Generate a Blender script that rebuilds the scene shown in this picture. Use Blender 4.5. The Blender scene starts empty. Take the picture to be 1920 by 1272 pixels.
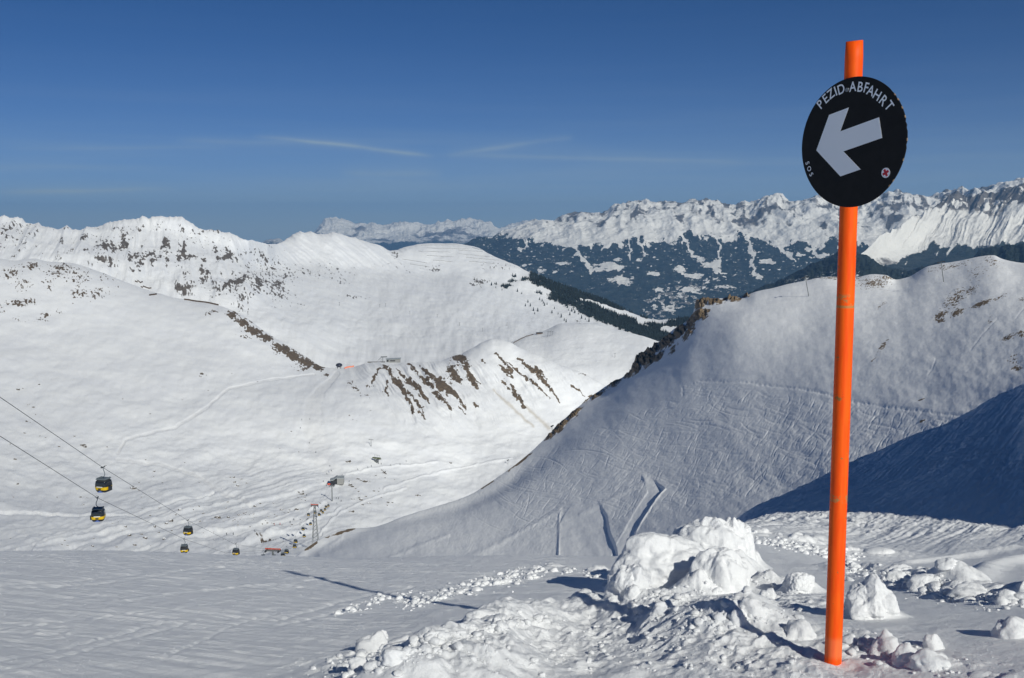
import bpy, math, random
import numpy as np
from mathutils import Vector, Matrix

S = bpy.context.scene
C = S.collection
R = math.radians
random.seed(7)
rng = np.random.default_rng(11)

# ---------------------------------------------------------------- camera, sky, sun, exposure
FPX = 1920.0                       # focal length in photograph pixels (photograph 1920 x 1272)
PITCH = math.atan(206 / FPX)       # camera looks down by this much
cam_d = bpy.data.cameras.new('camera')
cam_d.sensor_width = 36; cam_d.lens = 36
cam_d.clip_start = 0.05; cam_d.clip_end = 200000
cam = bpy.data.objects.new('camera', cam_d); C.objects.link(cam)
cam.location = (0, 0, 0); cam.rotation_euler = (math.pi / 2 - PITCH, 0, 0)
S.camera = cam
S.render.resolution_x = 1024; S.render.resolution_y = 678

SUN_EL = R(31)
SH = np.array([0.525, -0.851]); SH = SH / np.hypot(*SH)
SUN = Vector((SH[0] * math.cos(SUN_EL), SH[1] * math.cos(SUN_EL), math.sin(SUN_EL)))
sl = bpy.data.lights.new('sun', 'SUN'); sl.energy = 3.65; sl.angle = R(0.53); sl.color = (1.0, 0.98, 0.885)
so = bpy.data.objects.new('sun', sl); C.objects.link(so)
so.rotation_euler = SUN.to_track_quat('Z', 'Y').to_euler(); so.location = (0, 0, 50)

W = bpy.data.worlds.new('World'); S.world = W; W.use_nodes = True
wn = W.node_tree; wn.nodes.clear()
def wnode(t, **k):
    n = wn.nodes.new(t)
    for a, b in k.items(): setattr(n, a, b)
    return n
sky = wnode('ShaderNodeTexSky', sky_type='NISHITA')
sky.sun_disc = False; sky.sun_elevation = SUN_EL
sky.sun_rotation = math.atan2(SH[0], SH[1])
sky.altitude = 2700; sky.air_density = 0.5; sky.dust_density = 2.0; sky.ozone_density = 10
bg = wnode('ShaderNodeBackground'); bg.inputs['Strength'].default_value = 0.064
wo = wnode('ShaderNodeOutputWorld')
WL = wn.links
geo = wnode('ShaderNodeTexCoord')

def ray(px, py):
    a = (px - 960) / FPX; b = (636 - py) / FPX
    c, s = math.cos(PITCH), math.sin(PITCH)
    return np.array([a, c + b * s, -s + b * c])

def wmath(op, a, b=None, c=None):
    n = wnode('ShaderNodeMath', operation=op)
    for i, v in enumerate((a, b, c)):
        if v is None: continue
        if isinstance(v, (int, float)): n.inputs[i].default_value = v
        else: WL.new(v, n.inputs[i])
    return n.outputs[0]
def wdot(vec):
    n = wnode('ShaderNodeVectorMath', operation='DOT_PRODUCT')
    WL.new(geo.outputs['Generated'], n.inputs[0]); n.inputs[1].default_value = tuple(vec)
    return n.outputs['Value']
def wnoise(scale, mscale, detail=4, rough=0.55, loc=(0, 0, 0)):
    m = wnode('ShaderNodeMapping'); m.inputs['Scale'].default_value = mscale; m.inputs['Location'].default_value = loc
    WL.new(geo.outputs['Generated'], m.inputs['Vector'])
    n = wnode('ShaderNodeTexNoise'); n.inputs['Scale'].default_value = scale
    n.inputs['Detail'].default_value = detail; n.inputs['Roughness'].default_value = rough
    WL.new(m.outputs[0], n.inputs['Vector'])
    return n.outputs['Fac']
# thin high contrails: each a great circle through two sky directions, fading at both ends
wob = wnoise(9.0, (1, 1, 2), 3)
brk = wnoise(14.0, (1, 1, 1), 4)
acc = None
TRAILS = [((480, 254), (810, 294), .0016, .34), ((840, 292), (1010, 266), .0020, .20), ((0, 279), (420, 276), .0014, .10), ((330, 263), (560, 268), .0020, .13),
          ((820, 291), (1400, 305), .0022, .16), ((0, 361), (330, 354), .0019, .20), ((640, 326), (830, 326), .0030, .13), ((1000, 267), (1075, 261), .002, .09)]
for (p, q, w_, s_) in TRAILS:
    a = ray(*p); a /= np.linalg.norm(a); b = ray(*q); b /= np.linalg.norm(b)
    n = np.cross(a, b); n /= np.linalg.norm(n)
    m = a + b; m /= np.linalg.norm(m); u = np.cross(n, m); half = abs(np.dot(a, u)) 
    d = wmath('ADD', wdot(n), wmath('MULTIPLY', wmath('SUBTRACT', wob, 0.5), 0.006))
    d = wmath('DIVIDE', d, w_); g = wmath('DIVIDE', 1.0, wmath('ADD', 1.0, wmath('MULTIPLY', d, d)))
    e = wmath('DIVIDE', wdot(u), half * 1.05); e = wmath('SUBTRACT', 1.0, wmath('POWER', wmath('ABSOLUTE', e), 4.0)); 
    e = wmath('MAXIMUM', e, 0.0); front = wmath('GREATER_THAN', wdot(m), 0.3)
    t = wmath('MULTIPLY', wmath('MULTIPLY', g, e), wmath('MULTIPLY', front, s_))
    acc = t if acc is None else wmath('ADD', acc, t)
acc = wmath('MULTIPLY', acc, wmath('MULTIPLY', brk, 2.3))
# faint cirrus streaks low over the horizon
z = wdot((0, 0, 1))
ci = wnoise(3.2, (1.0, 1.0, 22.0), 5, 0.55)
ci = wmath('MAXIMUM', wmath('MULTIPLY', wmath('SUBTRACT', ci, 0.46), 3.0), 0.0)
band = wmath('DIVIDE', wmath('SUBTRACT', z, 0.055), 0.035); band = wmath('DIVIDE', 1.0, wmath('ADD', 1.0, wmath('MULTIPLY', band, band)))
acc = wmath('ADD', acc, wmath('MULTIPLY', wmath('MULTIPLY', ci, band), 0.13))
veil = wmath('MULTIPLY', wmath('POWER', 2.718, wmath('MULTIPLY', wmath('MAXIMUM', z, 0.0), -17.5)), .98)
veil = wmath('MULTIPLY', veil, wmath('ADD', .75, wmath('MULTIPLY', wnoise(2.2, (1, 1, 16.0), 4), .5)))
acc = wmath('MINIMUM', wmath('ADD', acc, veil), .9)
mx = wnode('ShaderNodeMix', data_type='RGBA'); WL.new(acc, mx.inputs['Factor'])
tint = wnode('ShaderNodeMix', data_type='RGBA', blend_type='MULTIPLY'); tint.inputs['Factor'].default_value = 1
WL.new(sky.outputs[0], tint.inputs[6]); tint.inputs[7].default_value = (.50, .90, 1.0, 1)
WL.new(tint.outputs[2], mx.inputs[6]); mx.inputs[7].default_value = (5.6, 7.0, 7.5, 1)
WL.new(mx.outputs[2], bg.inputs['Color']); WL.new(bg.outputs[0], wo.inputs['Surface'])

S.view_settings.view_transform = 'Standard'; S.view_settings.look = 'None'
S.view_settings.exposure = 0.0; S.view_settings.gamma = 1.0
S.render.engine = 'CYCLES'
S.cycles.volume_bounces = 0
S.cycles.max_bounces = 5; S.cycles.diffuse_bounces = 5

# ---------------------------------------------------------------- numpy helpers
def hsh(ix, iy, seed):
    h = (ix.astype(np.int64) * 374761393 + iy.astype(np.int64) * 668265263 + seed * 1442695041) & 0xffffffff
    h = ((h ^ (h >> 13)) * 1274126177) & 0xffffffff
    return ((h ^ (h >> 16)) & 0xffffffff) / 4294967295.0
def pn(x, y, seed=0):
    """gradient noise, about -1..1"""
    ix = np.floor(x); iy = np.floor(y); fx = x - ix; fy = y - iy
    ux = fx * fx * fx * (fx * (fx * 6 - 15) + 10); uy = fy * fy * fy * (fy * (fy * 6 - 15) + 10)
    out = 0
    for dx in (0, 1):
        for dy in (0, 1):
            a = hsh(ix + dx, iy + dy, seed) * 2 * np.pi
            g = np.cos(a) * (fx - dx) + np.sin(a) * (fy - dy)
            out = out + g * (ux if dx else 1 - ux) * (uy if dy else 1 - uy)
    return out * 1.45
def fbm(x, y, oct=5, seed=0, gain=0.5, lac=2.03):
    s = 0; a = 1; t = 0
    for k in range(oct):
        s = s + a * pn(x, y, seed + k * 17); t += a
        a *= gain; x = x * lac + 3.7; y = y * lac - 1.9
    return s / t
def ridged(x, y, oct=5, seed=0, gain=0.5):
    s = 0; a = 1; t = 0
    for k in range(oct):
        s = s + a * (1 - 2 * np.abs(pn(x, y, seed + k * 17))); t += a
        a *= gain; x = x * 2.03 + 3.7; y = y * 2.03 - 1.9
    return s / t
def lumps(x, y, cell, seed=0, rmin=.25, rmax=.62, dens=.8):
    """round-topped lumps, one per cell at most; height in units of cell"""
    gx = x / cell; gy = y / cell; ix = np.floor(gx); iy = np.floor(gy); out = np.zeros_like(gx)
    for dx in (-1, 0, 1):
        for dy in (-1, 0, 1):
            cx = ix + dx; cy = iy + dy
            px = cx + hsh(cx, cy, seed); py = cy + hsh(cx, cy, seed + 1)
            rr = rmin + (rmax - rmin) * hsh(cx, cy, seed + 2) ** 2
            on = hsh(cx, cy, seed + 3) < dens
            ang = hsh(cx, cy, seed + 4) * np.pi; ax = gx - px; ay = gy - py
            u = ax * np.cos(ang) + ay * np.sin(ang); v = (-ax * np.sin(ang) + ay * np.cos(ang)) * 1.35
            d = np.sqrt(u * u + v * v) / rr
            h = np.where(on & (d < 1), rr * np.sqrt(np.clip(1 - d ** 2.4, 0, 1)) * .75, 0)
            out = np.maximum(out, h)
    return out * cell
def sstep(a, b, x):
    t = np.clip((x - a) / (b - a), 0, 1); return t * t * (3 - 2 * t)
def pchip(xk, yk, x):
    xk = np.asarray(xk, float); yk = np.asarray(yk, float)
    h = np.diff(xk); d = np.diff(yk) / h; m = np.zeros_like(yk)
    for i in range(1, len(xk) - 1):
        if d[i - 1] * d[i] > 0:
            w1 = 2 * h[i] + h[i - 1]; w2 = h[i] + 2 * h[i - 1]
            m[i] = (w1 + w2) / (w1 / d[i - 1] + w2 / d[i])
    m[0] = d[0]; m[-1] = d[-1]
    xc = np.clip(x, xk[0], xk[-1]); i = np.clip(np.searchsorted(xk, xc) - 1, 0, len(h) - 1)
    t = (xc - xk[i]) / h[i]; hh = h[i]
    return ((2 * t ** 3 - 3 * t ** 2 + 1) * yk[i] + (t ** 3 - 2 * t ** 2 + t) * hh * m[i]
            + (-2 * t ** 3 + 3 * t ** 2) * yk[i + 1] + (t ** 3 - t ** 2) * hh * m[i + 1])
def azel(px, py):
    d = ray(px, py); return math.atan2(d[0], d[1]), d[2] / math.hypot(d[0], d[1])
def at(px, py, r):
    a, e = azel(px, py); return Vector((r * math.sin(a), r * math.cos(a), e * r))
def project(x, y, z):
    c, s = math.cos(PITCH), math.sin(PITCH)
    f = y * c - z * s; u = y * s + z * c
    f = np.maximum(f, 1e-3)
    return 960 + FPX * x / f, 636 - FPX * u / f

def grid_mesh(name, X, Y, Z, mat, attrs=None, kind='structure'):
    n, m = X.shape
    co = np.stack([X, Y, Z], -1).reshape(-1, 3).astype(np.float32)
    idx = np.arange(n * m).reshape(n, m)
    q = np.stack([idx[:-1, :-1], idx[:-1, 1:], idx[1:, 1:], idx[1:, :-1]], -1).reshape(-1, 4).astype(np.int32)
    me = bpy.data.meshes.new(name); me.vertices.add(len(co)); me.vertices.foreach_set('co', co.ravel())
    me.loops.add(q.size); me.loops.foreach_set('vertex_index', q.ravel())
    me.polygons.add(len(q)); me.polygons.foreach_set('loop_start', np.arange(0, q.size, 4, dtype=np.int32))
    me.update(calc_edges=True); me.polygons.foreach_set('use_smooth', np.ones(len(q), bool))
    for k, v in (attrs or {}).items():
        at_ = me.attributes.new(k, 'FLOAT', 'POINT'); at_.data.foreach_set('value', v.ravel().astype(np.float32))
    me.materials.append(mat)
    o = bpy.data.objects.new(name, me); C.objects.link(o)
    if kind: o['kind'] = kind
    return o

class Layer:
    """terrain sheet: polar height field lofted through feature lines given near to far"""
    def __init__(s, lines, rows, naz, a0, a1, drop=None, soft=()):
        if isinstance(a0, tuple): s.az = np.concatenate([np.linspace(a0[0], a0[1], a0[2], endpoint=False), np.linspace(a0[1], a1[0], naz, endpoint=False), np.linspace(a1[0], a1[1], a1[2])])
        else: s.az = np.linspace(a0, a1, naz)
        rs = []; zs = []
        for ln in lines:
            if isinstance(ln, tuple):                       # constant (r, z)
                rs.append(np.full_like(s.az, ln[0])); zs.append(np.full_like(s.az, ln[1])); continue
            p = [(azel(x, y) + (r,)) for x, y, r in ln]; p.sort()
            A = [q[0] for q in p]; E = [q[1] for q in p]; RR = [q[2] for q in p]
            r = pchip(A, RR, s.az); e = pchip(A, E, s.az); rs.append(r); zs.append(e * r)
        if drop: rs.append(rs[-1] * drop[0]); zs.append(zs[-1] - drop[1] * rs[-1])
        rs = np.array(rs); zs = np.array(zs)
        for k in soft:
            wd = max(len(s.az) // 7, 3) | 1; kr = np.hanning(wd + 2)[1:-1]; kr /= kr.sum()
            e_ = zs[k] / rs[k]; rs[k] = np.convolve(np.pad(rs[k], wd // 2, mode='edge'), kr, 'valid'); e_ = np.convolve(np.pad(e_, wd // 2, mode='edge'), kr, 'valid') if k < 4 else e_
            zs[k] = e_ * rs[k]
        for k in range(1, len(rs)): rs[k] = np.maximum(rs[k], rs[k - 1] * 1.01)
        K = len(rs)
        # Hermite (pchip) through knots, per column
        h = np.diff(rs, axis=0); d = np.diff(zs, axis=0) / h; m = np.zeros_like(zs); m[0] = d[0]; m[-1] = d[-1]
        for k in range(1, K - 1):
            w1 = 2 * h[k] + h[k - 1]; w2 = h[k] + 2 * h[k - 1]; ok = d[k - 1] * d[k] > 0
            m[k] = np.where(ok, (w1 + w2) / np.where(ok, w1 / np.where(ok, d[k - 1], 1) + w2 / np.where(ok, d[k], 1), 1), 0)
            wd = max(len(s.az) // 22, 3) | 1; kr = np.hanning(wd + 2)[1:-1]; kr /= kr.sum()
            m[k] = np.convolve(np.pad(m[k], wd // 2, mode='edge'), kr, 'valid')
        Rg = []; Zg = []
        for k in range(K - 1):
            for j in range(rows[k]):
                t = j / rows[k]
                Rg.append(rs[k] + h[k] * t)
                Zg.append((2 * t ** 3 - 3 * t ** 2 + 1) * zs[k] + (t ** 3 - 2 * t ** 2 + t) * h[k] * m[k]
                          + (-2 * t ** 3 + 3 * t ** 2) * zs[k + 1] + (t ** 3 - t ** 2) * h[k] * m[k + 1])
        Rg.append(rs[-1]); Zg.append(zs[-1])
        s.r = np.array(Rg); s.Z = np.array(Zg)
        s.X = s.r * np.sin(s.az); s.Y = s.r * np.cos(s.az)
        s.U, s.V = project(s.X, s.Y, s.Z)
        s.attrs = {}
    def hit(s, px, py, k0=3):
        """first point of the sheet seen at this pixel"""
        a, e = azel(px, py); i = int(np.argmin(np.abs(s.az - a)))
        el = s.Z[k0:, i] / s.r[k0:, i]; w = np.nonzero(el >= e)[0]
        k = (w[0] if len(w) else int(np.argmax(el))) + k0
        return Vector((s.X[k, i], s.Y[k, i], s.Z[k, i]))
    def height(s, x, y):
        a = math.atan2(x, y); r = math.hypot(x, y); i = int(np.argmin(np.abs(s.az - a)))
        return float(np.interp(r, s.r[:, i], s.Z[:, i]))
    def blob(s, specs):
        w = np.zeros_like(s.U)
        for b in specs:
            x, y, rx, ry, st = b[:5]; ang = R(b[5]) if len(b) > 5 else 0
            dx = s.U - x; dy = s.V - y
            u = (dx * math.cos(ang) + dy * math.sin(ang)) / rx; v = (-dx * math.sin(ang) + dy * math.cos(ang)) / ry
            w = np.maximum(w, st * np.exp(-(u * u + v * v)))
        return w
    def stroke(s, lines, jit=3.0, seed=5, fs=.06):
        """polyline strokes (px,py,width) -> 0..1 falloff, edges roughened"""
        w = np.zeros_like(s.U)
        for ln in lines:
            xs = [p[0] for p in ln]; ys = [p[1] for p in ln]; mw = max(p[2] for p in ln)
            sel = (s.U > min(xs) - 3 * mw - 8) & (s.U < max(xs) + 3 * mw + 8) & (s.V > min(ys) - 3 * mw - 8) & (s.V < max(ys) + 3 * mw + 8)
            if not sel.any(): continue
            u = s.U[sel]; v = s.V[sel]; best = np.zeros_like(u)
            u = u + jit * fbm(u * fs, v * fs, 3, seed); v = v + jit * fbm(u * fs, v * fs, 3, seed + 9)
            for (x0, y0, w0), (x1, y1, w1) in zip(ln[:-1], ln[1:]):
                dx, dy = x1 - x0, y1 - y0; L = dx * dx + dy * dy + 1e-9
                t = np.clip(((u - x0) * dx + (v - y0) * dy) / L, 0, 1)
                d = np.hypot(u - x0 - t * dx, v - y0 - t * dy) / (w0 + (w1 - w0) * t)
                best = np.maximum(best, np.exp(-d * d))
            w[sel] = np.maximum(w[sel], best)
        return w
    def build(s, name, mat, kind='structure'):
        s.obj = grid_mesh(name, s.X, s.Y, s.Z, mat, s.attrs, kind); return s.obj

# ---------------------------------------------------------------- materials
def new_mat(name):
    m = bpy.data.materials.new(name); m.use_nodes = True; return m, m.node_tree, m.node_tree.nodes['Principled BSDF']
class N:
    def __init__(s, nt): s.nt = nt
    def n(s, t, **k):
        o = s.nt.nodes.new(t)
        for a, b in k.items(): setattr(o, a, b)
        return o
    def l(s, a, b): s.nt.links.new(a, b)
    def math(s, op, a, b=None, c=None, clamp=False):
        o = s.n('ShaderNodeMath', operation=op); o.use_clamp = clamp
        for i, v in enumerate((a, b, c)):
            if v is None: continue
            if isinstance(v, (int, float)): o.inputs[i].default_value = v
            else: s.l(v, o.inputs[i])
        return o.outputs[0]
    def noise(s, scale, mscale=(1, 1, 1), detail=4, rough=.55, rot=(0, 0, 0)):
        tc = s.n('ShaderNodeNewGeometry'); mp = s.n('ShaderNodeMapping')
        mp.inputs['Scale'].default_value = mscale; mp.inputs['Rotation'].default_value = rot
        s.l(tc.outputs['Position'], mp.inputs['Vector']); o = s.n('ShaderNodeTexNoise')
        o.inputs['Scale'].default_value = scale; o.inputs['Detail'].default_value = detail; o.inputs['Roughness'].default_value = rough
        s.l(mp.outputs[0], o.inputs['Vector']); return o.outputs['Fac']
    def mix(s, f, a, b):
        o = s.n('ShaderNodeMix', data_type='RGBA')
        for sock, v in ((o.inputs['Factor'], f), (o.inputs[6], a), (o.inputs[7], b)):
            if isinstance(v, (int, float)): sock.default_value = v
            elif isinstance(v, tuple): sock.default_value = v + (1,)
            else: s.l(v, sock)
        return o.outputs[2]
    def ramp(s, v, a, b):
        o = s.n('ShaderNodeMapRange'); o.interpolation_type = 'SMOOTHSTEP'
        o.inputs[1].default_value = a; o.inputs[2].default_value = b; s.l(v, o.inputs[0]); return o.outputs[0]
    def attr(s, name):
        o = s.n('ShaderNodeAttribute'); o.attribute_name = name; return o.outputs['Fac']
    def bump(s, h, dist, strength=1.0, prev=None):
        o = s.n('ShaderNodeBump'); o.inputs['Distance'].default_value = dist; o.inputs['Strength'].default_value = strength
        s.l(h, o.inputs['Height'])
        if prev is not None: s.l(prev, o.inputs['Normal'])
        return o.outputs['Normal']

SNOW = (0.88, 0.89, 0.91)
def terrain_mat(name, nscale, rock_a, rock_b, bumps=(), snow=SNOW, tree=(0.015, 0.026, 0.028), tree_b=(0.035, 0.045, 0.045), dirt=(0.42, 0.33, 0.2), edge=.16):
    m, nt, P = new_mat(name); q = N(nt)
    nz = q.noise(nscale, detail=6, rough=.62)
    rk = q.math('ADD', q.attr('rock'), q.math('MULTIPLY', q.math('SUBTRACT', nz, 0.5), 1.1))
    rf = q.ramp(rk, 0.5 - edge / 2, 0.5 + edge / 2)
    n2 = q.noise(nscale * 2.7, detail=5, rough=.7)
    rc = q.mix(q.ramp(n2, .3, .7), rock_a, rock_b)
    n3 = q.noise(nscale * .3, detail=3)
    sc = q.mix(q.ramp(n3, .3, .7), tuple(c * .96 for c in snow), tuple(min(c * 1.04, .92) for c in snow))
    sc = q.mix(q.math('MULTIPLY', q.attr('dirt'), .75), sc, dirt)
    col = q.mix(rf, sc, rc)
    tk = q.math('ADD', q.attr('tree'), q.math('MULTIPLY', q.math('SUBTRACT', q.noise(nscale * 3.2, detail=6, rough=.85), 0.5), 1.7))
    tf = q.ramp(tk, .42, .58)
    tcl = q.mix(q.ramp(n2, .35, .65), tree, tree_b)
    col = q.mix(tf, col, tcl)
    q.l(col, P.inputs['Base Color'])
    P.inputs['Roughness'].default_value = 0.75; P.inputs['Specular IOR Level'].default_value = 0.2
    nrm = None
    for (sc_, ms, rot, dist, st) in bumps:
        nrm = q.bump(q.noise(sc_, ms, 5, .6, rot), dist, st, nrm)
    if nrm is not None:
        q.l(nrm, P.inputs['Normal'])
    return m
def zeros(L): 
    for k in ('rock', 'tree', 'dirt'): L.attrs.setdefault(k, np.zeros_like(L.U))
A26 = R(31)

ROCKF = ((0.10, 0.09, 0.085), (0.21, 0.185, 0.16))
# ================================================================ the farthest range
H = Layer([[(300, 500, 27000), (1400, 500, 27000)],
           [(440, 470, 30000), (520, 465, 30000), (600, 456, 36300), (760, 452, 36300), (1100, 450, 36300)],
           [(300, 475, 34000), (440, 462, 34000), (490, 455, 34000), (520, 450, 34000), (545, 453, 34000), (575, 447, 36000), (590, 438, 38000), (600, 428, 38000),
            (612, 419, 38000), (640, 420, 38000), (665, 424, 38000), (700, 420, 38000), (725, 424, 38000), (765, 417, 38000), (800, 423, 38000),
            (830, 420, 38000), (860, 423, 38000), (890, 417, 38000), (915, 418, 38000), (938, 428, 38000), (960, 428, 39000), (1000, 422, 39000), (1030, 427, 39000), (1090, 424, 39000), (1400, 424, 39000)]],
          [40, 110, 26], 900, R(-17), R(8), (1.08, .05))
k = sstep(478, 440, H.V)
rd = ridged(H.X / 3600, H.Y / 3600, 5, 3, .5)
H.Z += (210 * (rd - .45) + 120 * ridged(H.X / 1300, H.Y / 1500, 4, 9)) * k * sstep(575, 605, H.U) + 90 * k * ridged(H.U * .05, H.V * .05, 5, 8)
H.attrs['rock'] = np.clip(.24 + .6 * ridged(H.X / 1500, H.Y / 1200, 4, 21) * .6 - .2 * sstep(440, 425, H.V) , 0, 1)
H.attrs['tree'] = np.clip(sstep(450, 466, H.V + 7 * fbm(H.U * .02, H.V * .02, 3, 5)) * .95, 0, 1)
zeros(H)
far_mat = terrain_mat('far_range_snow', .0012, (0.14, 0.13, 0.13), (0.26, 0.24, 0.22), [(.0018, (1, 1, 1), (0, 0, 0), 260, .9)], snow=(.82, .79, .72))
H.build('distant_mountain_range', far_mat)

# ================================================================ massif across the valley
E = Layer([[(700, 700, 12500), (1300, 700, 12500), (2200, 700, 12500)],
           [(700, 600, 14500), (900, 590, 14500), (1230, 612, 14300), (1500, 590, 14500), (1920, 560, 14500), (2200, 560, 14500)],
           [(700, 530, 16000), (900, 520, 16000), (1230, 530, 15800), (1500, 520, 15900), (1920, 500, 15900), (2200, 500, 15900)],
           [(700, 484, 17600), (900, 474, 17600), (1000, 466, 17500), (1100, 458, 17400), (1300, 456, 17400), (1550, 450, 17300), (1920, 436, 17300), (2200, 430, 17300)],
           [(700, 480, 18800), (860, 466, 18800), (900, 448, 19000), (945, 438, 19000), (985, 428, 19200), (1040, 417, 19400), (1090, 408, 19500), (1130, 405, 19500), (1168, 396, 19500), (1200, 391, 19500), (1232, 394, 19500), (1300, 393, 19500),
            (1330, 395, 19500), (1370, 388, 19500), (1400, 391, 19500), (1440, 382, 19500), (1490, 384, 19500), (1520, 380, 19500), (1560, 385, 19500), (1610, 382, 19500),
            (1660, 376, 19500), (1700, 379, 19500), (1740, 376, 19500), (1800, 372, 19500), (1860, 364, 19500), (1920, 354, 19500), (2200, 345, 19500)]],
          [20, 130, 150, 130, 90], 1150, R(-12), A26, (1.06, .08))
up = sstep(480, 430, E.V)
wx = E.U + 22 * fbm(E.U * .012, E.V * .012, 3, 2)               # gullies run down the fall line
ex = E.X + 420 * fbm(E.X / 1800, E.Y / 1800, 3, 6)
E.Z += (up * .85 + .15) * (150 * (ridged(ex / 1050, E.Y / 5200, 4, 31, .5) - .15) + 80 * ridged(E.X / 620, E.Y / 700, 5, 14, .52) + 75 * sstep(415, 392, E.V) * ridged(E.X / 330, E.Y / 500, 4, 18, .5)) + 22 * fbm(E.U * .03, E.V * .03, 5, 44)
tl = 452 + 10 * fbm(E.U * .01, 0 * E.V, 2, 3) + 6 * ridged(ex / 700, E.Y / 5200, 3, 31)   # tree line
tl = tl - 14 * sstep(.1, .6, ridged(E.U * .008 + 2, E.V * .001, 2, 37)) + 9 * sstep(.25, .8, ridged(E.U * .03 + 1.2 * fbm(E.U * .02, E.V * .04, 3, 40), E.V * .012, 2, 39)) + 9 * fbm(E.U * .09, E.V * .12, 4, 41) + 25 * sstep(1560, 1650, E.U) - 12 * sstep(1010, 900, E.U) + 3
forest = sstep(-6, 6, E.V - tl) * .86
chan = E.stroke([[(1060, 452, 3.1), (1085, 480, 3.1), (1110, 508, 5.0), (1170, 505, 3.7)], [(1180, 440, 2.5), (1182, 470, 2.0), (1183, 490, 1.9)], [(1195, 452, 2.5), (1210, 480, 1.9)],
                 [(1280, 450, 3.1), (1300, 480, 2.5), (1330, 500, 3.1), (1360, 520, 2.5)], [(1400, 445, 3.1), (1412, 480, 3.7), (1410, 505, 3.7), (1425, 525, 3.1)],
                 [(1440, 448, 3.1), (1475, 475, 3.7), (1490, 492, 2.5)], [(1340, 440, 1.9), (1350, 470, 2.5), (1345, 500, 3.1)], [(1525, 440, 3.1), (1528, 475, 4.3)], [(985, 440, 1.9), (990, 465, 1.9), (975, 472, 3.1)], [(1650, 480, 3.1), (1640, 520, 2.5)]], 11, 5, .09)
fields = E.blob([(1140, 500, 26, 7, 1), (1165, 528, 27, 11, 1), (1200, 490, 12, 4, .8), (1158, 490, 14, 5, .8), (1225, 515, 14, 5, 1), (1275, 508, 13, 9, 1), (1300, 520, 26, 7, .95), (1335, 500, 22, 8, 1), (1055, 495, 18, 4, .9),
                 (1015, 510, 14, 9, .75), (1040, 513, 8, 6, .8), (983, 501, 6, 3, 1), (1440, 493, 22, 7, .9), (1240, 545, 30, 8, .62), (1300, 545, 34, 12, .75), (1255, 580, 34, 13, .6),
                 (1360, 540, 30, 9, .6), (1270, 560, 40, 20, .52), (1330, 530, 50, 18, .5), (1500, 480, 12, 5, .9), (1540, 482, 18, 6, .9), (1520, 470, 20, 5, .7), (1080, 470, 12, 3, .6), (1100, 485, 10, 3, .7), (1000, 448, 22, 5, .9)])
fields = fields + .75 * fbm(E.U * .075, E.V * .16, 5, 61, .65) * (fields > .12)
haz = fbm(E.U * .12, E.V * .22, 4, 71)
forest = forest * (1 - sstep(.36, .62, chan)) * (1 - sstep(.5, .72, fields)) - .6 * sstep(.28, .52, haz) * sstep(540, 500, E.V)
vil = E.blob([(1260, 565, 70, 24, 1), (1290, 540, 60, 14, .9), (1230, 590, 40, 14, .9), (1360, 545, 50, 12, .8)]) * sstep(-.1, .25, fbm(E.U * .09, E.V * .16, 4, 62))
E.attrs['tree'] = np.clip(forest - .5 * sstep(.35, .8, vil) + .28 * (fbm(E.U * .45, E.V * .5, 2, 63)) * (forest > .05) - .1 * (forest > .05), 0, 1)
E.attrs['rock'] = np.clip(.23 * up + .5 * up * ridged(wx * .045, E.V * .035, 5, 91) * sstep(462, 405, E.V) + .32 * up * sstep(.1, .5, fbm(E.U * .02, E.V * .03, 3, 15)) - .02 + .62 * sstep(.3, .7, vil), 0, 1) * .9
zeros(E)
mass_mat = terrain_mat('massif_snow_and_forest', .0030, (0.09, 0.085, 0.085), (0.2, 0.18, 0.16), [(.0035, (1, 1, 1), (0, 0, 0), 90, .8)], snow=(.84, .82, .77), tree=(0.012, 0.022, 0.020), tree_b=(.04, .05, .045))
E.build('mountain_massif', mass_mat)

G = Layer([[(1560, 640, 10000), (2250, 640, 10500)],
           [(1560, 560, 10900), (1650, 545, 11300), (1920, 520, 12000), (2250, 500, 12000)],
           [(1560, 530, 11400), (1600, 505, 11700), (1660, 478, 12500), (1760, 455, 13400), (1920, 440, 13500), (2250, 420, 13500)],
           [(1560, 520, 11500), (1600, 492, 11800), (1635, 462, 12300), (1665, 445, 12800), (1695, 427, 13200), (1722, 408, 13800), (1752, 398, 14200), (1778, 378, 14600), (1795, 368, 14800), (1812, 380, 14800), (1835, 371, 14800), (1862, 372, 14800),
            (1885, 362, 14800), (1905, 354, 14800), (1925, 346, 14800), (2000, 338, 14800), (2250, 350, 14800)]],
          [10, 60, 90, 110], 620, R(15.5), A26, (1.07, .12))
upg = sstep(500, 440, G.V)
wx = G.U + (G.V - 450) * .55 + 12 * fbm(G.U * .02, G.V * .02, 3, 3)
gul = ridged(wx * .035, G.V * .008, 4, 131, .5)
G.Z += upg * 60 * gul + (upg * .9 + .1) * 60 * (ridged(G.X / 700, G.Y / 900, 5, 24, .5) - .1)
G.attrs['tree'] = np.clip(sstep(-6, 6, G.V - (505 - 46 * sstep(1620, 1760, G.U) + 9 * ridged(wx * .03, G.V * .004, 3, 131) + 6 * fbm(G.U * .04, G.V * .04, 3, 7))) * .92
    - .7 * sstep(.3, .6, fbm(wx * .06, G.V * .02, 3, 77)), 0, 1)
G.attrs['rock'] = np.clip(.12 + .62 * sstep(.05, .55, ridged(G.U * .05, G.V * .06, 5, 121)) * sstep(432, 385, G.V) + .35 * sstep(455, 490, G.V), 0, 1) * .95
zeros(G)
G.build('white_mountain_flank', mass_mat)

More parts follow.
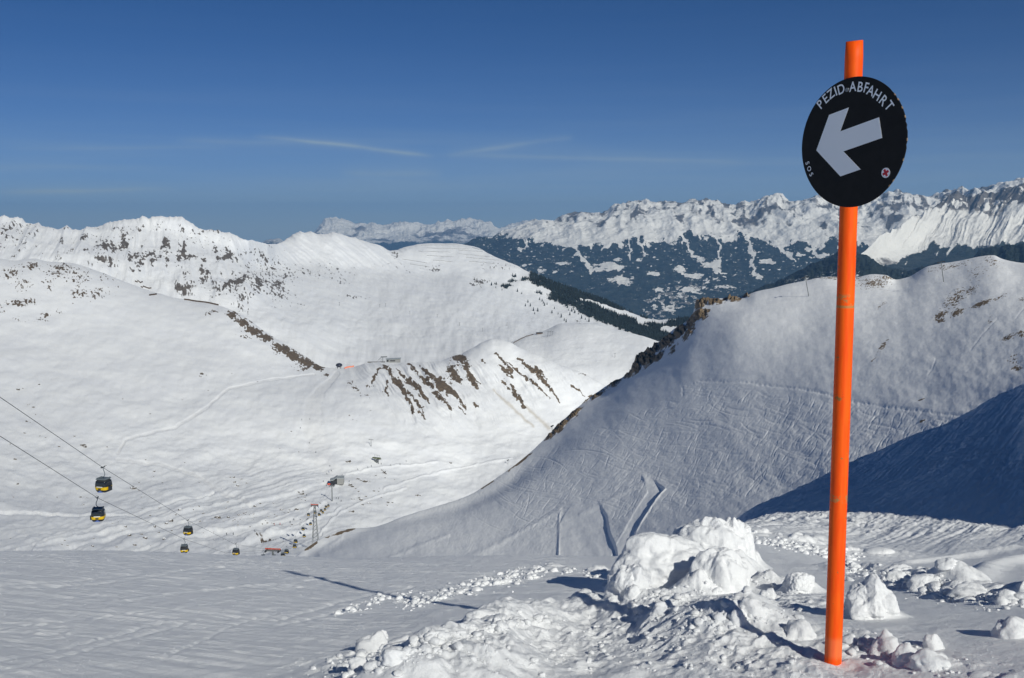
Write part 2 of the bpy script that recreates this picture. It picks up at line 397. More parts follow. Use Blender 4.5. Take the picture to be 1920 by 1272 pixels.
F = Layer([[(1200, 700, 5200), (2250, 700, 5200)],
           [(1200, 640, 6200), (1400, 600, 6200), (1920, 560, 6200), (2250, 560, 6200)],
           [(1200, 640, 7400), (1290, 600, 7400), (1340, 576, 7400), (1400, 551, 7600), (1460, 525, 7900), (1500, 508, 8000), (1540, 488, 8200), (1585, 470, 8300), (1625, 478, 8200),
            (1660, 500, 8200), (1700, 510, 8200), (1760, 492, 8200), (1800, 500, 8200), (1840, 470, 8200), (1880, 462, 8200), (1920, 456, 8200), (2250, 450, 8200)]],
          [10, 150, 90], 700, R(9), A26, (1.1, .2))
F.Z += 35 * fbm(F.U * .03, F.V * .03, 5, 54) + 14 * fbm(F.U * .12, F.V * .12, 3, 55)
wood = F.blob([(1520, 535, 60, 17, 1), (1570, 520, 60, 16, .9), (1640, 540, 40, 26, 1), (1440, 545, 25, 8, .5)])
F.attrs['tree'] = np.clip(.97 - wood * (.5 + .3 * fbm(F.U * .1, F.V * .1, 4, 8)) - .75 * sstep(.42, .66, fbm(F.U * .05, F.V * .14, 4, 88)), 0, 1)
F.attrs['rock'] = np.clip(wood * .38, 0, 1)
zeros(F)
F.build('forested_ridge', terrain_mat('forested_ridge_ground', .006, (0.12, 0.085, 0.08), (0.22, 0.17, 0.15), tree=(0.012, 0.022, 0.020), tree_b=(.03, .04, .034), edge=.5))

# ================================================================ hills behind the bowl
B = Layer([[(-700, 560, 2200), (0, 530, 2230), (180, 560, 2230), (320, 600, 2130), (430, 630, 2080), (600, 720, 1880), (800, 720, 1880), (925, 690, 1880), (1140, 760, 1900), (1400, 760, 2300)],
           [(-700, 500, 2450), (0, 478, 2450), (180, 482, 2450), (280, 528, 2380), (430, 560, 2300), (560, 610, 2250), (700, 640, 2350), (850, 635, 2450), (1000, 640, 2600), (1250, 680, 3000), (1400, 690, 3000)],
           [(-700, 470, 2650), (0, 446, 2650), (300, 470, 2680), (430, 505, 2650), (560, 545, 2850), (700, 560, 3150), (850, 555, 3500), (1000, 590, 3700), (1150, 625, 3800), (1250, 650, 3800), (1400, 660, 3800)],
           [(-700, 450, 2800), (0, 430, 2800), (300, 440, 2830), (430, 475, 2850), (500, 500, 3200), (560, 500, 3600), (700, 515, 3900), (850, 520, 4300), (1000, 560, 4200), (1150, 602, 4200), (1250, 630, 4100), (1400, 640, 4100)],
           [(-700, 430, 2900), (-100, 412, 2900), (0, 411, 2900), (30, 413, 2900), (62, 423, 2900), (115, 434, 2950), (150, 434, 2950), (185, 427, 2950), (240, 418, 2950), (275, 412, 2950), (300, 410, 2950), (328, 411, 2950),
            (352, 418, 2950), (380, 432, 2950), (420, 441, 2980), (450, 448, 3000), (480, 456, 3050), (505, 461, 3300), (520, 459, 3700), (542, 446, 4100), (565, 436, 4200), (582, 437, 4250), (600, 441, 4250), (625, 438, 4300), (660, 446, 4400),
            (700, 457, 4500), (738, 471, 4700), (765, 463, 4900), (800, 457, 5000), (850, 456, 5100), (885, 461, 5100), (930, 481, 4900), (1000, 514, 4700),
            (1060, 536, 4600), (1110, 556, 4550), (1150, 572, 4500), (1200, 592, 4450), (1245, 600, 4400), (1290, 598, 4400), (1400, 600, 4400)]],
          [16, 110, 110, 110, 14], 1200, (R(-50), -R(27.5), 40), (R(14), R(17), 10), (1.1, .25))
fine = fbm(B.U * .05, B.V * .05, 5, 4)
str1 = ridged((B.U - B.V * 1.15) * .05, (B.U * .35 + B.V) * .008, 4, 6)       # spurs running down to the right
on2 = sstep(500, 560, B.U) * sstep(560, 500, B.V) * sstep(800, 720, B.U)
on1 = sstep(560, 440, B.U) * sstep(590, 540, B.V)
vert = ridged((B.U + (B.U - 300) * (B.V - 420) * -.0022) * .028, B.V * .008, 4, 16)
B.Z += on2 * 7 * str1 + on1 * (11 * vert + 2) + 3.0 * fine + 10 * fbm(B.U * .012, B.V * .02, 4, 9) * sstep(430, 480, B.V)
wR = B.blob([(40, 430, 60, 14, .55), (150, 445, 60, 12, .35), (205, 465, 30, 14, .9), (195, 490, 22, 10, 1.1), (235, 455, 20, 14, .75), (262, 490, 30, 15, .95), (310, 470, 14, 30, .85), (340, 480, 14, 34, .9), (290, 430, 70, 10, .5), (360, 438, 45, 8, .7), (365, 455, 40, 16, .5),
             (380, 520, 9, 36, 1.05), (350, 548, 25, 14, 1.1), (410, 545, 22, 14, 1.0), (440, 540, 22, 22, 1.0), (455, 570, 12, 24, 1.0), (480, 530, 26, 22, .95), (520, 540, 26, 30, .95), (500, 500, 40, 24, .75), (540, 520, 18, 14, .85), (430, 480, 30, 15, .5), (470, 475, 60, 10, .45), (660, 558, 30, 5, .85),
             (560, 560, 20, 14, .6), (640, 530, 20, 6, .6), (600, 510, 50, 16, .5), (30, 455, 50, 15, .5), (780, 500, 60, 10, .35), (815, 505, 12, 5, 1), (935, 500, 40, 12, .55), (900, 528, 20, 6, 1), (890, 535, 16, 4, .9), (740, 480, 12, 14, .7), (130, 470, 25, 10, .4), (1085, 602, 14, 4, 1)])
nr = ridged(B.U * .09 + B.V * .03 * 0, B.V * .085, 4, 33) * .5 + fbm((B.U - B.V * .5) * .2, B.V * .11, 4, 35) * .75
B.attrs['rock'] = np.clip(on1 * .46 * sstep(.25, .6, vert) * sstep(-.05, .3, fbm(B.U * .05, B.V * .05, 3, 29)) * (1 + 1.3 * fbm(B.U * .28, B.V * .2, 3, 59)) * sstep(425, 440, B.V) + .50 * wR + .50 * nr * (wR > .05) + .45 * fbm(B.U * .3, B.V * .22, 2, 60) * (wR > .05) - .08 + .25 * on2 * sstep(.35, .7, str1) * sstep(-.1, .4, fbm(B.U * .1, B.V * .1, 3, 2)), 0, 1)
wT = 1.25 * B.stroke([[(1000, 518, 9), (1060, 543, 13), (1130, 570, 15), (1200, 594, 15), (1245, 603, 14), (1300, 606, 14)], [(1010, 530, 7), (1100, 566, 14), (1180, 600, 16), (1250, 628, 20)]], 6)
wT = np.maximum(wT, B.blob([(950, 537, 13, 6, 1.3), (962, 527, 12, 4, 1), (985, 525, 14, 5, 1.1), (930, 533, 10, 4, .6), (965, 520, 8, 4, .8), (1015, 545, 40, 8, 1.2, 12), (1060, 560, 60, 13, 1.4, 22), (1120, 590, 60, 14, 1.4, 22), (1180, 612, 60, 15, 1.4, 18), (1240, 630, 60, 16, 1.4), (1000, 530, 20, 9, 1, 20), (1160, 590, 50, 10, 1.2, 20)]))
clear_ = B.stroke([[(1130, 575, 4), (1170, 588, 5), (1210, 600, 5), (1240, 603, 6), (1265, 598, 5)], [(1195, 603, 4), (1215, 612, 3)], [(1248, 618, 8), (1265, 622, 6)], [(1090, 560, 2.5), (1125, 572, 3)], [(960, 545, 8), (1000, 541, 7), (1030, 548, 4)]], 5)
B.attrs['tree'] = np.clip(.62 * wT + .35 * fbm(B.U * .12, B.V * .16, 4, 81) * (wT > .1) - 1.2 * sstep(.35, .6, clear_), 0, 1)
zeros(B)
hill_bumps = [(.02, (1, 1, 1), (0, 0, 0), 7, .5), (.15, (1, 1, 1), (0, 0, 0), 1.0, .35)]
hill_mat = terrain_mat('hill_snow', .035, *ROCKF, bumps=hill_bumps)
B.build('hills', hill_mat)

D = Layer([[(700, 760, 2000), (1400, 760, 2000)],
           [(700, 720, 2100), (900, 690, 2100), (1250, 690, 2100), (1400, 700, 2100)],
           [(700, 700, 2300), (820, 680, 2300), (900, 662, 2300), (950, 645, 2330), (985, 631, 2380), (1020, 620, 2430), (1055, 607, 2450), (1095, 606, 2450), (1135, 612, 2450), (1180, 624, 2420), (1215, 633, 2400), (1240, 643, 2400), (1300, 665, 2380), (1400, 700, 2380)]],
          [8, 80, 12], 520, R(-7), R(14), (1.08, .3))
D.Z += 2.2 * fbm(D.U * .03, D.V * .05, 5, 4)
D.attrs['rock'] = np.clip(.62 * D.blob([(1090, 605, 22, 2.5, 1)]) + .3 * fbm(D.U * .2, D.V * .3, 3, 4), 0, .6) * D.blob([(1090, 605, 26, 5, 1)])
zeros(D); D.build('plateau_shoulder', hill_mat)

# ================================================================ the basin with its gullied rib
Al = Layer([[(-700, 1420, 130), (0, 1400, 130), (450, 1400, 130), (1400, 1400, 130)],
           [(-700, 1085, 560), (0, 1075, 580), (450, 1075, 610), (1400, 1075, 640)],
           [(-700, 1000, 700), (0, 1000, 740), (450, 1000, 820), (620, 1000, 880), (900, 1000, 1050), (1400, 1000, 1000)],
           [(-700, 900, 900), (0, 900, 970), (300, 900, 1030), (630, 900, 1110), (780, 900, 1180), (900, 900, 1240), (1200, 900, 1250), (1400, 900, 1250)],
           [(-700, 770, 1180), (0, 770, 1240), (430, 770, 1290), (600, 770, 1320), (700, 790, 1310), (800, 818, 1310), (900, 838, 1340), (1030, 838, 1380), (1400, 838, 1380)],
           [(-700, 640, 1550), (0, 630, 1600), (250, 640, 1600), (430, 670, 1560), (560, 720, 1480), (640, 730, 1450), (760, 740, 1450), (900, 735, 1500), (1000, 750, 1490), (1140, 790, 1480), (1400, 800, 1480)],
           [(-700, 470, 2100), (-100, 483, 2080), (0, 485, 2080), (30, 489, 2080), (60, 486, 2080), (90, 490, 2080), (130, 493, 2070), (180, 507, 2050), (235, 527, 2030), (300, 553, 1980), (360, 565, 1930), (415, 572, 1880), (440, 582, 1850), (480, 608, 1800), (540, 650, 1720),
            (580, 673, 1680), (605, 688, 1650), (632, 692, 1640), (665, 688, 1640), (700, 680, 1640), (800, 680, 1640), (860, 668, 1640), (885, 652, 1640), (905, 641, 1640), (925, 635, 1640), (950, 640, 1630), (980, 655, 1620), (1010, 668, 1600), (1060, 688, 1570), (1100, 705, 1550), (1140, 728, 1530), (1250, 775, 1500), (1400, 800, 1500)]],
          [6, 60, 80, 100, 130, 170, 16], 1250, (R(-60), -R(27.5), 50), (R(9), R(17), 20), (1.08, .28))
fine = fbm(Al.U * .05, Al.V * .06, 5, 4)
lo = sstep(740, 860, Al.V)
Al.Z += 5.0 * fbm(Al.U * .010, Al.V * .022, 4, 12) * lo + 5.5 * fbm(Al.U * .008, Al.V * .014, 4, 13) * (1 - lo) + .9 * fine
# terraces and drifts of the lower basin run up to the right
tv = Al.V + (Al.U - 300) * .27
terr = ridged(Al.U * .004, tv * .035, 4, 19)
mt = sstep(880, 950, tv) * sstep(-100, 200, Al.U + 200) * sstep(840, 900, Al.V) * sstep(700, 560, Al.U)
Al.Z += mt * (2.3 * terr + .45 * ridged(Al.U * .012, tv * .09, 2, 20))
# gullies on the rib's face
gx = Al.U - (Al.V - 690) * .78; rib = Al.stroke([[(434, 590, 6), (470, 614, 8), (520, 650, 8), (560, 673, 9), (602, 691, 7)]], 7, 12, .1)
face = sstep(672, 700, Al.V) * sstep(830, 780, Al.V) * sstep(640, 700, gx) * sstep(1180, 1130, Al.U) * sstep(860, 760, Al.U * .35 + Al.V * .75 - 100)
gl = ridged(gx * .034 + .4 * fbm(Al.U * .02, Al.V * .02, 3, 2), Al.V * .006, 4, 51)
Al.Z += face * (5.5 * gl)
# the groomed run and the cat track
run = Al.stroke([[(632, 700, 6), (622, 712, 7), (600, 735, 12), (588, 760, 20), (585, 800, 24), (600, 850, 26), (622, 885, 22)], [(330, 800, 3), (390, 762, 3), (430, 728, 3), (500, 712, 3), (590, 702, 2.5)], [(220, 850, 3.5), (235, 825, 3), (330, 800, 3), (390, 764, 3)],
                 [(220, 862, 4), (300, 870, 4), (370, 895, 4.5), (415, 925, 4.5)], [(415, 925, 4), (455, 940, 5), (470, 952, 3)]], 1.5)
Al.Z -= .8 * sstep(.3, .7, run)
piste = Al.stroke([[(622, 905, 7), (560, 930, 6), (480, 950, 5), (340, 985, 6), (240, 1005, 5), (100, 1040, 6)], [(610, 950, 7), (560, 980, 7), (480, 992, 6), (330, 1020, 7), (250, 1040, 6)], [(600, 1000, 5), (520, 1005, 6), (400, 1045, 6)], [(0, 960, 3), (130, 970, 3), (250, 970, 3), (310, 950, 3), (400, 925, 3)]], 2.5)
Al.Z -= 1.6 * sstep(.25, .75, piste)
wR = Al.blob([(60, 500, 22, 10, 1.1), (20, 515, 30, 18, .9), (115, 503, 28, 12, 1.15), (105, 515, 22, 10, 1), (45, 535, 24, 14, .9), (90, 535, 16, 14, .8), (30, 570, 26, 10, 1.15), (55, 565, 20, 9, 1.1), (0, 580, 10, 12, .9), (145, 520, 34, 20, .85), (150, 550, 30, 18, .85),
              (200, 520, 26, 20, .6), (85, 590, 14, 8, 1), (80, 598, 20, 9, .8), (110, 585, 18, 6, .6), (180, 550, 26, 14, .85), (30, 600, 22, 12, .6), (400, 585, 14, 6, .9), (388, 588, 10, 4, .9),
              (435, 588, 14, 10, 1.1), (455, 605, 16, 9, 1.05), (475, 620, 20, 8, 1.15), (460, 632, 16, 6, .9), (500, 632, 20, 8, 1.1), (530, 655, 18, 10, 1.15), (550, 668, 16, 10, 1.1), (575, 678, 18, 9, 1.15), (595, 688, 14, 8, 1.1), (565, 690, 20, 6, .9), (612, 703, 8, 5, 1.15),
              (655, 720, 12, 8, .8, 45), (667, 732, 14, 7, .95, 45), (685, 745, 12, 6, .8), (690, 728, 10, 5, .6), (650, 780, 40, 12, .2), (205, 682, 8, 3, .7), (380, 705, 15, 4, .85), (50, 785, 20, 8, .5), (700, 770, 30, 10, .35), (1085, 690, 16, 5, .9, 30), (1098, 703, 10, 4, 1), (500, 1012, 26, 4, 1.05, 5), (480, 1008, 26, 3, .9), (440, 1018, 20, 3, .6), (930, 640, 8, 4, .6)])
sp = [[(712, 692, 3), (704, 708, 3), (698, 722, 2.2)], [(722, 690, 6), (731, 697, 5), (733, 708, 3)], [(739, 716, 5), (750, 727, 6.5), (757, 740, 5), (768, 760, 3.5), (776, 780, 2)],
      [(745, 695, 2.5), (757, 708, 3.5), (768, 718, 6), (785, 732, 6), (793, 745, 5), (806, 760, 2.5)], [(763, 738, 2), (783, 760, 3), (795, 778, 2.5)], [(765, 682, 3), (776, 692, 4), (795, 712, 4.5), (812, 728, 3)],
      [(785, 688, 2), (805, 705, 3), (828, 722, 8), (845, 735, 6), (858, 742, 3)], [(852, 672, 10), (866, 676, 14), (876, 690, 6)], [(844, 690, 7), (852, 708, 10), (862, 716, 5)], [(812, 735, 4), (832, 755, 5), (845, 772, 3)], [(826, 730, 8), (856, 745, 5), (872, 768, 3)],
      [(868, 690, 3), (884, 710, 3), (900, 722, 2)], [(880, 712, 7), (892, 725, 5)], [(903, 676, 4), (909, 682, 3)], [(930, 664, 3), (945, 680, 3), (960, 700, 3)], [(942, 716, 3), (955, 730, 5), (973, 750, 5), (985, 766, 3)],
      [(940, 690, 4), (955, 705, 5), (960, 710, 3)], [(970, 670, 4), (990, 690, 4), (1010, 705, 6), (1030, 730, 3), (1050, 755, 2)], [(952, 680, 2), (975, 702, 3), (1000, 720, 3), (1030, 748, 2)], [(1002, 695, 6), (1014, 700, 4)], [(860, 765, 2), (872, 775, 2)],
      [(1072, 725, 2), (1085, 735, 2), (1098, 746, 1.5)], [(726, 722, 2), (722, 740, 3), (730, 750, 2)], [(780, 770, 2), (800, 788, 1.5)], [(1105, 745, 4), (1115, 747, 3)], [(888, 760, 3), (893, 766, 3)]]
ws = Al.stroke(sp, 5, 8, .12)
nr = fbm((Al.U - (Al.V) * .5) * .16, Al.V * .13, 4, 35)
Al.attrs['rock'] = np.clip(.42 * rib + .3 * rib * fbm(Al.U * .3, Al.V * .25, 3, 64) + np.maximum(.58 * wR + .55 * nr * (wR > .05) + .5 * fbm(Al.U * .3, Al.V * .25, 2, 61) * (wR > .05) - .04, (.80 * ws + .55 * nr * (ws > .05) + .3 * fbm(Al.U * .35, Al.V * .3, 2, 7) * (ws > .05))) + face * .22 * sstep(.2, .8, gl) + face * .12 * nr, 0, 1)
Al.attrs['dirt'] = Al.stroke([[(985, 762, 2), (1005, 780, 3.5), (1030, 802, 4)], [(925, 735, 2), (960, 765, 3), (1000, 800, 2.5)]], 3) * .6 + sstep(.4, .8, run) * .06
zeros(Al)
basin_bumps = [(.02, (1, 1, 1), (0, 0, 0), 2.0, .4), (.25, (1, .5, 1), (0, 0, .5), .35, .3)]
Al.Z += 1.1 * Al.stroke([[(50, 1060, 2), (70, 1030, 2), (150, 1010, 2), (270, 985, 2), (330, 960, 2), (390, 932, 2)], [(30, 1040, 1.6), (180, 990, 2), (300, 975, 2), (420, 945, 2), (500, 925, 1.6), (590, 900, 1.6)], [(400, 1010, 1.4), (520, 1000, 1.4), (620, 965, 1.4), (640, 950, 1.4)], [(360, 1000, 1.4), (470, 990, 1.4), (560, 960, 1.4)], [(560, 1030, 2), (600, 1000, 2), (640, 960, 2), (700, 930, 1.6), (760, 915, 1.6)], [(720, 915, 2), (800, 890, 2), (900, 870, 2), (960, 862, 2)], [(650, 890, 1.6), (740, 872, 1.6), (820, 868, 1.6)], [(420, 1045, 2), (470, 1010, 2), (520, 995, 2)]], 3)
basin_mat = terrain_mat('basin_snow', .09, (0.085, 0.07, 0.055), (0.22, 0.165, 0.115), bumps=basin_bumps)
Al.build('snow_basin', basin_mat)

# ================================================================ the big slope on the right
nr_ = lambda L_: [(x, y, r * (1 - .07 * min(max((x - 1150) / 200, 0), 1))) for x, y, r in L_]
class Lr:
    """the slope falls to the left: its right side stands nearer, its left side farther"""
    f = staticmethod(lambda x: 1 + .235 * min(max((1150 - x) / 770, -1.15), .8))
I = Layer([[(x, y, r * Lr.f(x)) for x, y, r in L_] for L_ in [[(200, 1420, 90), (1150, 1400, 90), (2600, 1300, 90)],
           [(200, 1120, 250), (880, 1100, 280), (1150, 1090, 290), (1400, 1070, 268), (1920, 950, 276), (2600, 900, 285)],
           [(200, 1110, 300), (540, 1080, 320), (700, 1040, 350), (880, 1010, 380), (1000, 995, 385), (1150, 975, 372), (1400, 930, 346), (1650, 865, 344), (1920, 800, 352), (2600, 760, 360)],
           [(200, 1100, 330), (540, 1068, 345), (700, 1008, 390), (880, 965, 450), (1000, 905, 480), (1150, 845, 482), (1270, 805, 474), (1400, 760, 467), (1550, 712, 466), (1700, 670, 476), (1920, 612, 502), (2600, 600, 530)],
           nr_([(200, 1095, 350), (545, 1058, 370), (600, 1028, 392), (660, 1004, 412), (820, 962, 470), (880, 943, 500), (950, 903, 535), (1020, 850, 580), (1090, 790, 618), (1150, 745, 636), (1200, 702, 644), (1262, 655, 652), (1310, 618, 650), (1400, 582, 659), (1500, 557, 700), (1600, 546, 709), (1680, 548, 720), (1740, 533, 734), (1800, 520, 745), (1862, 510, 756), (1925, 520, 731), (2200, 500, 731), (2600, 500, 731)]),
           nr_([(200, 1090, 360), (500, 1068, 370), (545, 1050, 380), (575, 1030, 390), (600, 1014, 400), (640, 995, 420), (660, 992, 425), (700, 988, 440), (760, 968, 460), (820, 950, 490), (880, 929, 520), (915, 908, 540), (950, 884, 560), (985, 856, 590), (1020, 824, 620), (1055, 790, 650), (1090, 760, 670), (1140, 724, 700),
            (1168, 708, 705), (1182, 698, 708), (1190, 676, 710), (1205, 662, 712), (1228, 646, 715), (1246, 634, 718), (1262, 618, 720), (1285, 604, 722), (1298, 590, 725), (1306, 568, 726), (1320, 560, 728), (1350, 560, 730), (1384, 559, 732), (1396, 556, 733), (1418, 547, 735), (1440, 543, 740), (1500, 529, 760), (1560, 520, 780), (1600, 520, 800), (1640, 514, 820), (1662, 516, 820), (1680, 524, 830), (1700, 520, 840), (1740, 500, 850), (1800, 489, 870), (1862, 479, 880), (1878, 485, 860), (1900, 491, 840), (1925, 494, 830), (2200, 470, 830), (2600, 470, 830)])]],
          [6, 120, 130, 200, 170, 50, 14], 1350, (R(-19), R(-13), 120), (R(27.2), R(40), 60), (1.1, .3), (2, 3, 4))
I.Z += 1.3 * fbm(I.U * .006, I.V * .009, 4, 42) + .18 * fbm(I.U * .05, I.V * .05, 4, 43)
# criss-cross ski tracks, cut as shallow grooves
u1 = I.U + 16 * fbm(I.U * .02, I.V * .02, 3, 3); v1 = I.V + 16 * fbm(I.U * .02, I.V * .02, 3, 4)
def hatch(a, fa, fb, seed):
    c, s_ = math.cos(R(a)), math.sin(R(a)); p = u1 * c + v1 * s_; q_ = -u1 * s_ + v1 * c
    return np.clip(ridged(p * fa, q_ * fb, 2, seed, .6) - .35, 0, 1)
ht = hatch(-52, .016, .15, 5) + .8 * hatch(20, .012, .13, 6) + .6 * hatch(-35, .02, .17, 7) + .5 * hatch(75, .02, .12, 8)
hm = sstep(-8, 14, I.V - (712 + np.maximum(I.U - 1320, 0) * .15 + np.maximum(1320 - I.U, 0) * .45)) * sstep(880, 960, I.U * .7 + I.V * .4) 
I.Z -= hm * .07 * ht
rk_ = np.random.default_rng(8); cut = np.zeros_like(I.Z)
for n_ in range(3000):
    x0 = rk_.uniform(960, 1900); y0 = rk_.uniform(715, 1040); kd = rk_.random()
    ang = R(rk_.normal(128, 12)) if kd < .6 else (R(rk_.normal(155, 10)) if kd < .8 else R(rk_.normal(12, 7)))
    ln = rk_.uniform(8, 34) * (1 if kd < .8 else 2.4) * (.6 + .5 * (y0 - 715) / 325); cv = rk_.normal(0, .5); w_ = rk_.uniform(.8, 1.5); dp = rk_.uniform(.04, .18) * (1.6 if rk_.random() < .08 else 1)
    j0 = max(int(np.searchsorted(I.az, azel(x0 - ln - 8, y0)[0])), 0); j1 = min(int(np.searchsorted(I.az, azel(x0 + ln + 8, y0)[0])) + 1, len(I.az))
    if j1 - j0 < 3: continue
    jm = (j0 + j1) // 2; kk = np.nonzero(np.abs(I.V[126:-20, jm] - y0) < ln + 14)[0]
    if len(kk) < 3: continue
    k0, k1 = kk[0] + 126, kk[-1] + 127; u = I.U[k0:k1, j0:j1] - x0; v = I.V[k0:k1, j0:j1] - y0
    c_, s_ = math.cos(ang), math.sin(ang); p = u * c_ + v * s_; q_ = -u * s_ + v * c_ - cv * p * p / ln * .5
    cut[k0:k1, j0:j1] = np.maximum(cut[k0:k1, j0:j1], dp * np.exp(-(q_ / w_) ** 2) * np.clip(1 - (p / ln) ** 4, 0, 1))
I.Z -= hm * cut * (1.0)
# a worn traverse and a few single ski lines
tr = I.stroke([[(1310, 712, 3), (1400, 716, 3), (1500, 728, 3), (1600, 752, 3), (1700, 768, 3), (1800, 780, 3)], [(1310, 712, 3), (1280, 725, 3), (1280, 740, 2)]], 2)
I.Z -= .2 * tr * (1 + .8 * pn(I.U * .2, I.V * .2, 4))
tr2 = I.stroke([[(1870, 600, 1.6), (1840, 630, 1.6), (1820, 655, 1.6), (1790, 665, 1.6), (1755, 670, 1.6), (1748, 690, 1.6), (1740, 700, 1.6)], [(1690, 715, 1.6), (1672, 722, 1.6)], [(1920, 580, 1.6), (1905, 600, 1.6)]], 1)
I.Z -= .09 * tr2
# groomed snowmaking ramps at its foot
def lin(x, pts): return np.interp(x, [p[0] for p in pts], [p[1] for p in pts])
inv = (I.V > 940) & (I.V < 1075)
xl = lin(I.V, [(940, 1078), (970, 1056), (985, 1049), (1045, 1046)]); xr = lin(I.V, [(940, 1120), (968, 1137), (1000, 1143), (1025, 1155), (1045, 1158)])
padm = sstep(-2, 2, I.U - xl) * sstep(-2, 2, xr - I.U) * sstep(936, 960, I.V) * sstep(1080, 1060, I.V)
xl = lin(I.V, [(890, 1203), (925, 1214), (960, 1190), (1000, 1168), (1045, 1140)]); xr = lin(I.V, [(890, 1218), (905, 1232), (917, 1246), (940, 1228), (980, 1202), (1005, 1188), (1045, 1165)])
stm = sstep(-2, 2, I.U - xl) * sstep(-2, 2, xr - I.U) * sstep(890, 900, I.V) * sstep(1080, 1060, I.V)
lip = I.stroke([[(1088, 965, 4), (1150, 935, 5), (1210, 905, 5)]], 1)
keep = np.maximum(padm, stm)
I.Z += keep * hm * (.07 * ht + cut) + padm * ((1150 - I.U) * .016 - 1.25) + stm * ((1225 - (I.V - 915) * .55 - I.U) * .035 - .6) + .25 * lip
I.Z += .3 * I.stroke([[(1049, 965, 2.2), (1047, 1000, 2.2), (1047, 1050, 2.2)]], .5) + .5 * I.stroke([[(1246, 918, 2), (1225, 945, 2), (1190, 1000, 2)]], .5)
# long drift ridges at the lower left
I.Z += .35 * I.stroke([[(730, 1045, 4), (800, 1020, 4), (840, 1005, 3)], [(880, 1045, 6), (950, 1010, 5), (1050, 960, 4)], [(600, 1040, 5), (640, 1010, 4)]], 3) * sstep(900, 960, I.V)
wR = I.blob([(1310, 570, 14, 12, 1.3), (1330, 566, 26, 8, 1.4), (1372, 562, 18, 6, 1.3), (1398, 556, 10, 4, 1.1), (1310, 590, 16, 10, 1.2, -40), (1295, 605, 12, 20, 1.1, 20), (1320, 590, 10, 16, 1.0, 20), (1275, 622, 22, 12, 1.15, -40), (1290, 625, 20, 9, .95, -50), (1250, 640, 26, 12, 1.25, -40),
             (1222, 655, 20, 14, 1.35, -35), (1200, 672, 16, 12, 1.4, -40), (1190, 690, 14, 12, 1.35, -40), (1215, 675, 22, 12, 1.2, -40), (1235, 668, 22, 8, .9, -50), (1262, 655, 18, 8, .7, -50), (1178, 702, 16, 8, 1.1, -30), (1150, 722, 20, 6, 1.0, -35), (1120, 742, 24, 6, .9, -35), (1075, 778, 22, 7, 1.2, -42), (1048, 803, 24, 7, 1.35, -42), (1030, 818, 12, 6, 1.2, -45),
             (975, 866, 34, 3.5, .95, -38), (915, 908, 30, 3.5, .95, -30), (1100, 752, 18, 3, .9, -35), (640, 1000, 40, 3, 1, -20), (657, 990, 6, 5, 1.2), (585, 1025, 24, 4, .9, -35), (835, 945, 20, 3, .5, -20)])
wG = I.blob([(1575, 522, 60, 7, .9), (1640, 530, 40, 16, .95), (1665, 520, 26, 7, 1), (1780, 500, 60, 8, .8, -12), (1860, 490, 30, 12, .75, 30), (1830, 515, 34, 22, .6, -40), (1790, 560, 40, 16, .95, -40), (1820, 545, 20, 10, .95, -30), (1765, 590, 20, 8, 1.2, -30), (1762, 600, 10, 6, 1.4), (1795, 585, 18, 8, 1.35, -30), (1840, 570, 26, 6, 1.3, -20), (1870, 560, 24, 4, 1.0, -20), (1650, 575, 16, 4, .9, -35), (1655, 650, 20, 5, 1.1, -52), (1640, 672, 16, 3, .8, -52),
             (1855, 605, 6, 16, .8, 10), (1890, 635, 18, 7, 1.05, -20), (1915, 630, 20, 8, 1.0), (1905, 690, 14, 8, 1.1), (1900, 675, 22, 14, .7), (1728, 748, 8, 2.2, 1.1, -25), (1728, 791, 8, 3, 1.25, -20), (1915, 565, 6, 4, 1.2), (1460, 535, 50, 4, .6)])
nr = fbm((I.U + I.V * .7) * .13, I.V * .09, 5, 35, .6); nf = fbm((I.U + I.V * .6) * .3, I.V * .3, 4, 36, .7)
I.attrs['rock'] = np.clip(np.maximum(.86 * wR + .55 * nr * (wR > .08), .60 * wG + .8 * nf * (wG > .08) - .02), 0, 1)
crag = sstep(.5, 1.2, wR)
I.Z += crag * (3.2 * ridged(I.U * .07, I.V * .07, 5, 9) + 1.5 * fbm(I.U * .2, I.V * .2, 4, 10)) * sstep(850, 780, I.V)
zeros(I)
slope_mat = terrain_mat('slope_snow', .35, (0.11, 0.085, 0.06), (0.30, 0.22, 0.14), bumps=[(.25, (1, 1, 1), (0, 0, 0), .5, .45), (1.6, (.35, 1, 1), (0, 0, -.6), .12, .5)])
I.build('mountain_slope', slope_mat)

